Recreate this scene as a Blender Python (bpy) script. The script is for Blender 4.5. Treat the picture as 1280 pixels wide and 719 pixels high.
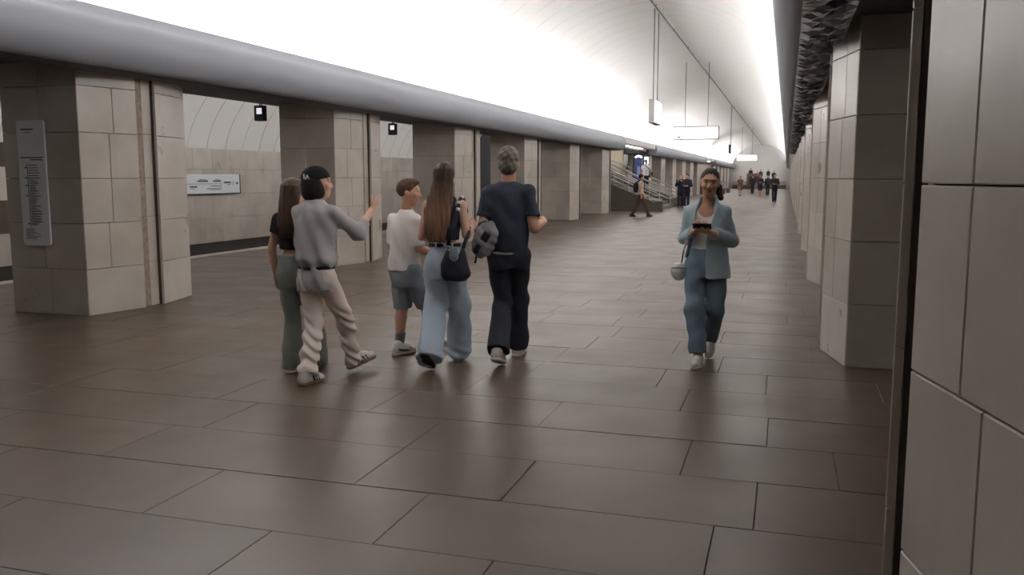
import bpy, math, random
import numpy as np
from mathutils import Vector, Matrix
random.seed(7)
for o in list(bpy.data.objects): bpy.data.objects.remove(o)
S = bpy.context.scene
COL = S.collection
R = math.radians

# ------------------------------------------------------------------ camera, world, exposure, lights
cd = bpy.data.cameras.new('camera'); cam = bpy.data.objects.new('camera', cd); COL.objects.link(cam)
cd.sensor_width = 36; cd.lens = 36 * 1100 / 1280; cd.clip_start = 0.05; cd.clip_end = 400
cam.location = (0, 0, 1.58); cam.rotation_euler = (R(90 - 7.176), 0, R(17.238))
S.camera = cam
w = bpy.data.worlds.new('world'); S.world = w; w.use_nodes = True
w.node_tree.nodes['Background'].inputs[0].default_value = (0.8, 0.85, 1, 1)
w.node_tree.nodes['Background'].inputs[1].default_value = 0.02
S.view_settings.view_transform = 'Standard'; S.view_settings.look = 'None'
S.view_settings.gamma = 1; S.view_settings.use_curve_mapping = False
S.view_settings.exposure = 0.18

XC = -3.515                       # middle of the hall
PITCH = 5.85
HALL0, HALL1 = -7.0, 128.0
GAPS = [(39.2, 48.95), (81.2, 90.7)]     # stair bays in the left row


def area(name, loc, rot, sx, sy, power, color=(1, 0.985, 0.975)):
    l = bpy.data.lights.new(name, 'AREA'); l.shape = 'RECTANGLE'; l.size = sx; l.size_y = sy
    l.energy = power; l.color = color
    o = bpy.data.objects.new(name, l); COL.objects.link(o); o.location = loc; o.rotation_euler = rot
    return o


COVE = 210.0
for s in (-1, 1):                 # cove lamps lying in the trough behind each cornice, shining up on the vault
    y = 3.0
    while y < 122:
        seg = 5.5
        area('cove_lamp', (XC + s * 3.62, y + seg / 2, 3.17), (0, R(180 - s * 20), 0), 0.12, seg, COVE)
        y += PITCH
AISLE = 60.0
y = 5.0
while y < 40:                      # lamps along the platform side of the left beam
    area('platform_lamp', (-9.35, y + 2.75, 3.05), (0, R(180 - 40), 0), 0.1, 5.5, AISLE); y += PITCH
y = 50.0
while y < 120:
    area('platform_lamp', (-9.35, y + 5.5, 3.05), (0, R(180 - 40), 0), 0.1, 11, AISLE * 2); y += PITCH * 2
y = 5.0
while y < 120:
    area('platform_lamp', (2.32, y + 5.5, 3.05), (0, R(180 + 40), 0), 0.1, 11, AISLE * 2); y += PITCH * 2


# ------------------------------------------------------------------ materials
def lin(c):
    return tuple(((v / 255) / 12.92 if v / 255 <= 0.04045 else ((v / 255 + 0.055) / 1.055) ** 2.4) for v in c)


def mat(name, rgb, rough=0.6, metal=0.0, var=0.0, vscale=6.0, bump=0.0, bscale=40.0, obj_var=0.0, rough_var=0.0,
        spec=0.5, dark=None, coords='Object', detail=5.0, aniso=(1, 1, 1), emit=0.0):
    """principled material; colour varies with noise between rgb and a second tone; obj_var: tone from piece to piece"""
    m = bpy.data.materials.new(name); m.use_nodes = True
    nt = m.node_tree; N = nt.nodes; L = nt.links
    b = N['Principled BSDF']
    c = lin(rgb)
    b.inputs['Base Color'].default_value = (*c, 1)
    b.inputs['Roughness'].default_value = rough; b.inputs['Metallic'].default_value = metal
    b.inputs['Specular IOR Level'].default_value = spec
    if emit:
        b.inputs['Emission Color'].default_value = (*c, 1); b.inputs['Emission Strength'].default_value = emit
    vec = None
    if var or bump or rough_var:
        if coords == 'World':
            g = N.new('ShaderNodeNewGeometry'); vec = g.outputs['Position']
        else:
            g = N.new('ShaderNodeTexCoord'); vec = g.outputs['Object']
        mp = N.new('ShaderNodeMapping'); mp.inputs['Scale'].default_value = aniso
        L.new(vec, mp.inputs['Vector']); vec = mp.outputs['Vector']
    col = None
    if var:
        n = N.new('ShaderNodeTexNoise'); n.inputs['Scale'].default_value = vscale; n.inputs['Detail'].default_value = detail
        n.inputs['Distortion'].default_value = 0.1
        L.new(vec, n.inputs['Vector'])
        r = N.new('ShaderNodeValToRGB'); r.color_ramp.elements[0].position = 0.2; r.color_ramp.elements[1].position = 0.8
        d = lin(dark) if dark else tuple(x * (1 - var) for x in c)
        r.color_ramp.elements[0].color = (*d, 1); r.color_ramp.elements[1].color = (*c, 1)
        L.new(n.outputs['Fac'], r.inputs['Fac']); col = r.outputs['Color']
    if obj_var:
        oi = N.new('ShaderNodeObjectInfo'); mr = N.new('ShaderNodeMapRange')
        mr.inputs[3].default_value = 1 - obj_var; mr.inputs[4].default_value = 1 + obj_var * 0.6
        L.new(oi.outputs['Random'], mr.inputs[0])
        mx = N.new('ShaderNodeVectorMath'); mx.operation = 'SCALE'
        if col is not None: L.new(col, mx.inputs[0])
        else: mx.inputs[0].default_value = c
        L.new(mr.outputs[0], mx.inputs['Scale']); col = mx.outputs[0]
    if col is not None: L.new(col, b.inputs['Base Color'])
    if bump or rough_var:
        n2 = N.new('ShaderNodeTexNoise'); n2.inputs['Scale'].default_value = bscale; n2.inputs['Detail'].default_value = 4
        L.new(vec, n2.inputs['Vector'])
        if bump:
            bp = N.new('ShaderNodeBump'); bp.inputs['Strength'].default_value = bump; bp.inputs['Distance'].default_value = 0.01
            L.new(n2.outputs['Fac'], bp.inputs['Height']); L.new(bp.outputs['Normal'], b.inputs['Normal'])
        if rough_var:
            mr = N.new('ShaderNodeMapRange'); mr.inputs[1].default_value = 0.3; mr.inputs[2].default_value = 0.7
            mr.inputs[3].default_value = max(0.02, rough - rough_var); mr.inputs[4].default_value = rough + rough_var
            L.new(n2.outputs['Fac'], mr.inputs[0]); L.new(mr.outputs[0], b.inputs['Roughness'])
    return m


M = {}
M['marble'] = mat('marble', (200, 192, 183), 0.32, var=1, vscale=1.7, dark=(168, 158, 147), obj_var=0.09, coords='World', detail=4,
                  rough_var=0.05, bscale=3)
M['marble_dark'] = mat('joint', (78, 68, 58), 0.8)
M['rough_stone'] = mat('rough_stone', (160, 146, 128), 0.75, var=1, vscale=14, dark=(112, 98, 82), coords='World', bump=0.9, bscale=26, obj_var=0.08)
M['granite'] = mat('granite', (100, 84, 71), 0.37, var=1, vscale=1.1, dark=(80, 67, 57), obj_var=0.13, coords='World', detail=3,
                   rough_var=0.05, bscale=1.5, spec=0.45)
M['floor_joint'] = mat('floor_joint', (72, 61, 52), 0.8)
M['vault'] = mat('vault', (234, 232, 229), 0.6, var=0.03, vscale=0.6, coords='World')
M['vault_seam'] = mat('vault_seam', (150, 148, 146), 0.8)
M['cornice'] = mat('cornice', (160, 164, 172), 0.5, metal=0.1, var=0.12, vscale=1.2, coords='World', aniso=(1, 0.12, 1), bump=0.05, bscale=6)
M['soffit'] = mat('soffit', (96, 100, 110), 0.1, metal=0.9, var=0.6, vscale=9, coords='World')
M['beam'] = mat('beam', (88, 88, 92), 0.6, var=0.15, vscale=3, coords='World')
M['black_wall'] = mat('track_wall', (62, 54, 50), 0.7, var=0.2, vscale=3, coords='World')
M['dark_granite'] = mat('dark_granite', (92, 86, 80), 0.35, var=0.3, vscale=6, coords='World', rough_var=0.1)
M['edge'] = mat('platform_edge', (176, 168, 158), 0.6)
M['steel'] = mat('steel', (190, 188, 184), 0.28, metal=0.9)
M['dark_metal'] = mat('dark_metal', (58, 58, 60), 0.5, metal=0.5)
M['sign_white'] = mat('sign_white', (222, 226, 230), 0.35)
M['sign_print'] = mat('sign_print', (52, 58, 64), 0.5)
M['sign_lit'] = mat('sign_lit', (250, 252, 255), 0.4, emit=2.2)
M['lamp_lit'] = mat('lamp_lit', (255, 250, 240), 0.4, emit=6)
M['blue_panel'] = mat('blue_panel', (72, 84, 140), 0.4, var=0.2, vscale=4)
M['beige_wall'] = mat('beige_wall', (204, 190, 166), 0.6, var=0.12, vscale=2, coords='World', obj_var=0.05)
M['brown_wood'] = mat('brown_wood', (112, 84, 76), 0.5, var=0.25, vscale=5)
M['pale_blue'] = mat('pale_blue', (150, 160, 190), 0.4)
M['box_face'] = mat('box_face', (240, 244, 250), 0.4, emit=0.7)
M['black'] = mat('black_plastic', (24, 24, 26), 0.45)


# ------------------------------------------------------------------ mesh helpers
def obj(name, verts, faces, m, parent=None, smooth=False, loc=None):
    me = bpy.data.meshes.new(name); me.from_pydata([tuple(v) for v in verts], [], faces); me.validate()
    if m is not None: me.materials.append(M[m] if isinstance(m, str) else m)
    if smooth:
        for p in me.polygons: p.use_smooth = True
    o = bpy.data.objects.new(name, me); COL.objects.link(o)
    if parent is not None: o.parent = parent
    if loc is not None: o.location = loc
    return o


def tag(o, label=None, cat=None, group=None, kind=None):
    if label: o['label'] = label
    if cat: o['category'] = cat
    if group: o['group'] = group
    if kind: o['kind'] = kind
    return o


def empty(name, loc=(0, 0, 0), rz=0.0):
    o = bpy.data.objects.new(name, None); COL.objects.link(o); o.location = loc; o.rotation_euler = (0, 0, rz)
    o.empty_display_size = 0.1
    return o


def inst(src, parent, loc=None, name=None):
    o = bpy.data.objects.new(name or src.name.split('.')[0], src.data); COL.objects.link(o); o.parent = parent
    if loc is not None: o.location = loc
    return o


class MB:
    def __init__(s): s.v = []; s.f = []
    def add(s, v, f):
        n = len(s.v); s.v += [tuple(p) for p in v]; s.f += [tuple(i + n for i in q) for q in f]; return s
    def box(s, x0, x1, y0, y1, z0, z1):
        v = [(x0, y0, z0), (x1, y0, z0), (x1, y1, z0), (x0, y1, z0), (x0, y0, z1), (x1, y0, z1), (x1, y1, z1), (x0, y1, z1)]
        return s.add(v, [(3, 2, 1, 0), (4, 5, 6, 7), (0, 1, 5, 4), (1, 2, 6, 5), (2, 3, 7, 6), (3, 0, 4, 7)])
    def bbox(s, x0, x1, y0, y1, z0, z1, c=0.004):
        """box with chamfered edges"""
        v = []; ix = {}
        X, Y, Z = (x0, x1), (y0, y1), (z0, z1)
        for i in (0, 1):
            for j in (0, 1):
                for k in (0, 1):
                    for ax in range(3):
                        p = [X[i], Y[j], Z[k]]
                        for q, (lohi, t) in enumerate(((X, i), (Y, j), (Z, k))):
                            if q != ax: p[q] += c if t == 0 else -c
                        ix[i, j, k, ax] = len(v); v.append(p)
        F = []
        for ax in range(3):
            o1, o2 = [q for q in range(3) if q != ax]
            for t in (0, 1):
                def key(a, b):
                    q = [0, 0, 0]; q[ax] = t; q[o1] = a; q[o2] = b; return ix[q[0], q[1], q[2], ax]
                f = [key(0, 0), key(1, 0), key(1, 1), key(0, 1)]
                if (t == 0) != (ax == 1): f = f[::-1]
                F.append(f)
        for ax in range(3):
            o1, o2 = [q for q in range(3) if q != ax]
            for a in (0, 1):
                for b in (0, 1):
                    def key(t, which):
                        q = [0, 0, 0]; q[ax] = t; q[o1] = a; q[o2] = b; return ix[q[0], q[1], q[2], which]
                    F.append([key(0, o1), key(1, o1), key(1, o2), key(0, o2)])
        for i in (0, 1):
            for j in (0, 1):
                for k in (0, 1): F.append([ix[i, j, k, 0], ix[i, j, k, 1], ix[i, j, k, 2]])
        return s.add(v, F)
    def slab(s, p, t, c=0.004, g=0.002):
        """cladding slab: p = four corners of the outer face (counter-clockwise from outside), t thickness"""
        p = [Vector(q) for q in p]
        n = (p[1] - p[0]).cross(p[3] - p[0]).normalized()
        eu = (p[1] - p[0]).normalized(); ev = (p[3] - p[0]).normalized()
        sg = [(1, 1), (-1, 1), (-1, -1), (1, -1)]
        v = [q + eu * a * (g + c) + ev * b * (g + c) for q, (a, b) in zip(p, sg)]
        v += [q + eu * a * g + ev * b * g - n * c for q, (a, b) in zip(p, sg)]
        v += [q + eu * a * g + ev * b * g - n * t for q, (a, b) in zip(p, sg)]
        f = [(0, 1, 2, 3)]
        for k in range(4):
            l = (k + 1) % 4
            f += [(k + 4, l + 4, l, k), (k + 8, l + 8, l + 4, k + 4)]
        f.append((11, 10, 9, 8))
        return s.add(v, f)
    def prism(s, poly, z0, z1):
        n = len(poly)
        v = [(x, y, z0) for x, y in poly] + [(x, y, z1) for x, y in poly]
        f = [tuple(range(n))[::-1], tuple(range(n, 2 * n))]
        f += [(i, (i + 1) % n, (i + 1) % n + n, i + n) for i in range(n)]
        return s.add(v, f)
    def tube(s, pts, r, seg=8, cap=True):
        pts = [Vector(p) for p in pts]; n = len(pts); rr = r if isinstance(r, (list, tuple)) else [r] * n
        v = []; f = []
        for i, p in enumerate(pts):
            d = (pts[min(i + 1, n - 1)] - pts[max(i - 1, 0)]).normalized()
            a = d.orthogonal().normalized() if i == 0 else (a - d * a.dot(d)).normalized()
            b = d.cross(a)
            for k in range(seg):
                t = 2 * math.pi * k / seg
                v.append(p + (a * math.cos(t) + b * math.sin(t)) * rr[i])
        for i in range(n - 1):
            for k in range(seg):
                l = (k + 1) % seg
                f.append((i * seg + k, i * seg + l, (i + 1) * seg + l, (i + 1) * seg + k))
        if cap: f += [tuple(range(seg))[::-1], tuple(range((n - 1) * seg, n * seg))]
        return s.add(v, f)
    def build(s, name, m, parent=None, smooth=False, loc=None): return obj(name, s.v, s.f, m, parent, smooth, loc)


def extrude_profile(prof, y0, y1, closed=False, step=None):
    """sheet swept along Y from a list of (x, z) points"""
    n = len(prof); ys = [y0, y1]
    v = [(x, y, z) for y in ys for x, z in prof]
    m = n if closed else n - 1
    f = [(i, (i + 1) % n, (i + 1) % n + n, i + n) for i in range(m)]
    return v, f


# ------------------------------------------------------------------ floor with stone slabs
floor = MB().box(-11.3, 4.27, HALL0, 15.0, -0.3, -0.012).build('floor', 'floor_joint'); tag(floor, kind='structure')
fm = mat('granite_far', (100, 84, 71), 0.37, var=1, vscale=1.1, dark=(80, 67, 57), coords='World', detail=3, rough_var=0.05, bscale=1.5, spec=0.45)
nt = fm.node_tree; N = nt.nodes; L = nt.links          # joints too fine to build beyond the near slabs
bt = N.new('ShaderNodeTexBrick'); bt.inputs['Scale'].default_value = 1.0; bt.inputs['Brick Width'].default_value = 1.35
bt.inputs['Row Height'].default_value = 0.65; bt.inputs['Mortar Size'].default_value = 0.006; bt.inputs['Mortar'].default_value = (0.3, 0.3, 0.3, 1)
bt.inputs['Color1'].default_value = (1, 1, 1, 1); bt.inputs['Color2'].default_value = (0.78, 0.78, 0.78, 1)
ge = N.new('ShaderNodeNewGeometry'); L.new(ge.outputs['Position'], bt.inputs['Vector'])
bs = N['Principled BSDF']; prev = bs.inputs['Base Color'].links[0].from_socket
mx = N.new('ShaderNodeVectorMath'); mx.operation = 'MULTIPLY'; L.new(prev, mx.inputs[0]); L.new(bt.outputs['Color'], mx.inputs[1])
L.new(mx.outputs[0], bs.inputs['Base Color'])
MB().box(-11.3, 4.27, 15.0, HALL1 + 2, -0.3, 0.0).build('paving', fm, floor)
for r_ in range(0, 22):
    y0 = 0.7 + 0.65 * r_
    y1 = y0 + 0.65
    x = -11.15 if y0 > 7.5 else (-9.2 if y0 > 4 else -6)
    x += random.uniform(0, 0.7) - 0.7
    xe = 1.9 if y0 > 5 else 1.6
    while x < xe:
        L_ = random.choice((0.8, 1.05, 1.2, 1.4, 1.6, 1.75))
        x1 = min(x + L_, xe + 0.3)
        xa = max(x, -11.02)
        if x1 - xa > 0.15 and x1 < 4.2:
            dz = random.uniform(-0.0012, 0.0012)
            cx, cy = (xa + x1) / 2, (y0 + y1) / 2
            hx, hy = (x1 - xa) / 2, 0.325
            MB().slab([(-hx, -hy, 0), (hx, -hy, 0), (hx, hy, 0), (-hx, hy, 0)], 0.011, c=0.002, g=0.002).build('paving_slab', 'granite', floor, loc=(cx, cy, dz))
        x = x1
MB().box(-11.3, 4.27, HALL0, 0.7, -0.02, 0.0).build('paving', fm, floor)
MB().box(1.9, 4.27, 0.7, 15.0, -0.011, 0.0).build('paving', fm, floor)

# ------------------------------------------------------------------ pillars
ZC = [0, 0.53, 1.05, 1.56, 2.075, 2.59, 2.86]
UB = 1.25                                   # depth of a pillar towards its platform


def pylon(side, y0, label, detail, idx):
    """side -1: left row (hall on +x); +1: right row.  u runs from the hall edge towards the platform."""
    rng = random.Random(1000 + idx * 7 + (side > 0) * 501)
    x_mid = -7.385 if side < 0 else 0.345
    root = empty('pillar', (x_mid, y0, 0))
    tag(root, label, 'pillar', 'marble pillars of the %s row' % ('left' if side < 0 else 'right'), 'thing')
    def P(u, y, z): return (side * u, y, z)
    def quad(a, b, z0, z1):                  # a, b plan points ordered so that the outside is on the right going a->b (left row mirrored)
        q = [P(*a, z0), P(*b, z0), P(*b, z1), P(*a, z1)]
        return q if side < 0 else [q[1], q[0], q[3], q[2]]
    # plan: near end, hall face near half, groove, hall face far half, far end, platform faces
    A = (0.17, 0.0); B = (0.0, 0.74); C = (-0.008, 1.06); D = (0.17, 1.83); E = (UB, 1.83); G = (UB + 0.15, 0.915); F = (UB, 0.0)
    t = 0.03
    core = [(0.17 + t, t), (t + 0.005, 0.74), (0.075, 0.74), (0.075, 1.06), (t - 0.003, 1.06), (0.17 + t, 1.83 - t), (UB - t, 1.83 - t), (UB + 0.15 - t, 0.915), (UB - t, t)]
    poly = [(side * u, y) for u, y in core]
    if side > 0: poly = poly[::-1]
    MB().prism(poly[::-1] if side < 0 else poly[::-1], 0, 2.86).build('core', 'marble_dark', root)
    pieces = []
    for k in range(6):
        z0, z1 = ZC[k], ZC[k + 1]
        # near end, two slabs
        xm = 0.17 + (UB - 0.17) * rng.choice((0.5, 0.48, 0.53))
        pieces.append((quad((UB, 0), (xm, 0), z0, z1), t)); pieces.append((quad((xm, 0), A, z0, z1), t))
        # hall face near half
        if k == 0 or (k == 5 and rng.random() < 0.5):
            pieces.append((quad(A, B, z0, z1), t))
        else:
            f = rng.choice((0.42, 0.5, 0.58))
            mm = (A[0] + (B[0] - A[0]) * f, A[1] + (B[1] - A[1]) * f)
            pieces.append((quad(A, mm, z0, z1), t)); pieces.append((quad(mm, B, z0, z1), t))
        # hall face far half
        pieces.append((quad(C, D, z0, z1), t))
    groove = []
    for z0, z1 in ((0, 0.55), (0.55, 1.10), (1.10, 1.57), (1.57, 2.09), (2.09, 2.86)):
        groove.append((quad((0.062, 0.90), (0.062, 1.06), z0, z1), 0.02))
        groove.append((quad((0.045, 0.74), (0.052, 0.90), z0, z1), 0.03))
    rear = MB()
    for k in range(6):
        z0, z1 = ZC[k], ZC[k + 1]
        for a, b in ((D, ((D[0] + E[0]) / 2, 1.83)), (((D[0] + E[0]) / 2, 1.83), E), (E, G), (G, F)): rear.slab(quad(a, b, z0, z1), t)
    if detail:
        for q, th in pieces:
            MB().slab(q, th, c=0.004, g=0.0025).build('marble_slab', 'marble', root)
        for i, (q, th) in enumerate(groove):
            MB().slab(q, th, c=0.003, g=0.002).build('groove_stone', 'marble' if i % 2 == 0 else 'rough_stone', root)
        rear.build('cladding', 'marble', root)
    else:
        mb = MB()
        for q, th in pieces: mb.slab(q, th, c=0.004, g=0.004)
        for q, th in groove: mb.slab(q, th)
        mb.v += []; mb.add(rear.v, rear.f); mb.build('cladding', 'marble', root)
    return root


ORD = ['first', 'second', 'third', 'fourth', 'fifth', 'sixth', 'seventh', 'eighth', 'ninth', 'tenth', 'eleventh', 'twelfth', 'thirteenth', 'fourteenth',
       'fifteenth', 'sixteenth', 'seventeenth', 'eighteenth', 'nineteenth', 'twentieth', 'twenty-first']
LNEAR = ['pale marble pillar with the tall white route plaque on its shaded side',
         'pale marble pillar right behind the person pointing a finger',
         'pale marble pillar behind the woman with very long hair',
         'pale marble pillar just behind the head of the man in a black T-shirt',
         'pale marble pillar, second before the staircase in the left row',
         'pale marble pillar standing directly before the staircase in the left row']
for i in range(6):
    pylon(-1, 8.06 + PITCH * i, LNEAR[i], True, i)
n = 0
for i in range(7, 13):
    pylon(-1, 8.06 + PITCH * i + 0.95, '%s small distant pillar past the near staircase in the left row' % ORD[n], False, i); n += 1
n = 0
for i in range(14, 20):
    pylon(-1, 8.06 + PITCH * i + 0.95, '%s tiny pillar past the farther staircase in the left row' % ORD[n], False, i); n += 1
RNEAR = ['huge foreground marble pillar filling the right edge of the picture',
         'marble pillar next behind the huge foreground one in the right row']
for i in range(20):
    lab = RNEAR[i] if i < 2 else '%s marble pillar counted along the right row from the camera' % ORD[i]
    pylon(1, 1.87 + PITCH * i, lab, i < 5, 50 + i)

# ------------------------------------------------------------------ beams, cornices, vault
def mirror(prof, s): return [(XC + s * d, z) for d, z in prof]


bm_ = [(3.80, 2.862), (5.46, 2.862), (5.46, 3.2), (3.80, 3.15)]       # (distance from the hall axis, z)
# rounded cornice: lower lip at d 3.45, top edge at d 3.385
arc = []
for k in range(15):
    t = k / 14
    a = R(-78 + 128 * t)
    arc.append((3.60 - 0.255 * math.cos(a) * 1.0, 3.045 + 0.30 * math.sin(a)))
corn = [(3.84, 2.79), (3.56, 2.755)] + arc[1:] + [(3.47, 3.37), (3.50, 3.25), (3.55, 3.15), (3.84, 3.12)]


def cornice(name, s, y0, y1):
    prof = mirror(corn, s)
    v, f = extrude_profile(prof, y0, y1, closed=True)
    n = len(prof); f.append(tuple(range(n))); f.append(tuple(range(n, 2 * n))[::-1])
    if s < 0: f = [q[::-1] for q in f]
    o = obj(name, v, f, 'cornice')
    for p in o.data.polygons: p.use_smooth = len(p.vertices) == 4
    o.data.set_sharp_from_angle(angle=R(40))
    tag(o, kind='structure')
    return o


def beam(name, s, y0, y1):
    prof = mirror(bm_, s)
    v, f = extrude_profile(prof, y0, y1, closed=True); n = len(prof)
    f.append(tuple(range(n))); f.append(tuple(range(n, 2 * n))[::-1])
    if s < 0: f = [q[::-1] for q in f]
    return tag(obj(name, v, f, 'beam'), kind='structure')


runs = [(HALL0, GAPS[0][0]), (GAPS[0][1], GAPS[1][0]), (GAPS[1][1], HALL1)]
ti = 1
for a, b in runs:
    cornice('trim_%d' % ti, -1, a, b); beam('trim_%d' % (ti + 1), -1, a, b); ti += 2
rc = cornice('trim_%d' % ti, 1, HALL0, HALL1); beam('trim_%d' % (ti + 1), 1, HALL0, HALL1)
# glossy dark soffit panels under the right and left cornice
def soffit(name, s, y0, y1, m, rough=True):
    root = tag(empty(name, (0, 0, 0)), kind='structure')
    y = y0
    while y < y1 - 0.1:
        L_ = min(1.46, y1 - y)
        x0, x1 = sorted((XC + s * 3.57, XC + s * 3.93))
        if y < 45:                          # crinkled metal sheet, facet by facet
            mb = MB(); nx, ny = 5, 18; rg = random.Random(int(y * 100))
            V_ = [(x0 + (x1 - x0) * i / nx, y + 0.006 + (L_ - 0.012) * j / ny, 2.735 + ((rg.uniform(-0.05, 0.012) if rough else 0.0) if 0 < i < nx and 0 < j < ny else 0)) for j in range(ny + 1) for i in range(nx + 1)]
            F_ = []
            for j in range(ny):
                for i in range(nx):
                    q = j * (nx + 1) + i; F_ += [(q, q + nx + 1, q + 1), (q + 1, q + nx + 1, q + nx + 2)]
            mb.add(V_, F_); mb.box(x0, x1, y + 0.006, y + L_ - 0.006, 2.749, 2.753)
            mb.build('soffit_panel', m, root)
        y += L_
    x0, x1 = sorted((XC + s * 3.57, XC + s * 3.93))
    if y1 > 45: MB().box(x0, x1, max(y0, 45.6), y1, 2.73, 2.752).build('soffit_strip', m, root)
    return root
soffit('trim_20', 1, 1.0, HALL1, 'soffit')
soffit('trim_21', -1, 6.0, GAPS[0][0], 'beam', False)

VR, VCZ = 4.1, 1.9
a0 = math.asin((2.95 - VCZ) / VR)
def arc_pts(r, n=36, lo=a0, hi=math.pi - a0):
    return [(XC + r * math.cos(lo + (hi - lo) * k / n), VCZ + r * math.sin(lo + (hi - lo) * k / n)) for k in range(n + 1)]
vault = tag(empty('ceiling', (0, 0, 0)), kind='structure')
v, f = extrude_profile(arc_pts(VR + 0.03), HALL0, HALL1)
obj('vault_backing', v, f, 'vault_seam', vault, smooth=True)
def ring(L_, g=0.010):
    mb = MB(); ins = arc_pts(VR); out = arc_pts(VR + 0.028)
    n = len(ins); y0, y1 = g, L_ - g
    vv = [(x, y0, z) for x, z in ins] + [(x, y1, z) for x, z in ins] + [(x, y0, z) for x, z in out] + [(x, y1, z) for x, z in out]
    ff = []
    for i in range(n - 1):
        ff += [(i, i + 1, n + i + 1, n + i), (2 * n + i, 2 * n + i + 1, i + 1, i), (n + i, n + i + 1, 3 * n + i + 1, 3 * n + i)]
    return mb.add(vv, ff)
VP_ = PITCH / 6
r0 = ring(VP_).build('vault_panel', 'vault', vault, loc=(0, HALL0, 0))
r0.data.polygons.foreach_set('use_smooth', [True] * len(r0.data.polygons)); r0.data.set_sharp_from_angle(angle=R(35))
k = 1
while HALL0 + VP_ * k < 50:
    inst(r0, vault, (0, HALL0 + VP_ * k, 0)); k += 1
mb = MB(); base = ring(VP_)
while HALL0 + VP_ * k < HALL1:
    yy = HALL0 + VP_ * k
    mb.add([(x, y + yy, z) for x, y, z in base.v], base.f); k += 1
o = mb.build('vault_panels', 'vault', vault); o['kind'] = 'stuff'
# ring added for the light boundary on the vault at the second stair bay
v1, f1 = extrude_profile(arc_pts(VR - 0.10), 83.6, 84.4); obj('light_edge_ring', v1, f1, 'vault', vault, smooth=True)
# conduit along the crown
mb = MB().tube([(XC + 0.12, y_, VCZ + VR - 0.07) for y_ in (HALL0, 30, 80, HALL1)], 0.022, 6)
o = mb.build('crown_conduit', 'dark_metal'); tag(o, 'thin grey conduit running along the crown of the white vault', 'conduit')
for k in range(0, 26):
    y_ = 4 + k * 3.9
    MB().tube([(XC + 0.12, y_, VCZ + VR - 0.09), (XC + 0.12, y_, VCZ + VR + 0.01)], 0.012, 5).build('bracket', 'dark_metal', o)

# end walls of the hall
def arch_wall(name, y, m, facing):
    pts = [(XC + 5.2, -0.0), (XC + 5.2, 2.95)] + arc_pts(VR + 0.05) + [(XC - 5.2, 2.95), (XC - 5.2, 0.0)]
    v = [(x, y, z) for x, z in pts] + [(x, y + 0.3, z) for x, z in pts]; n = len(pts)
    f = [tuple(range(n)), tuple(range(2 * n - 1, n - 1, -1))] + [(i, (i + 1) % n, (i + 1) % n + n, i + n) for i in range(n)]
    return tag(obj(name, v, f, m), kind='structure')
arch_wall('wall_back', HALL1, 'vault', -1)
arch_wall('wall_front', HALL0 - 0.3, 'beam', 1)

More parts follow.
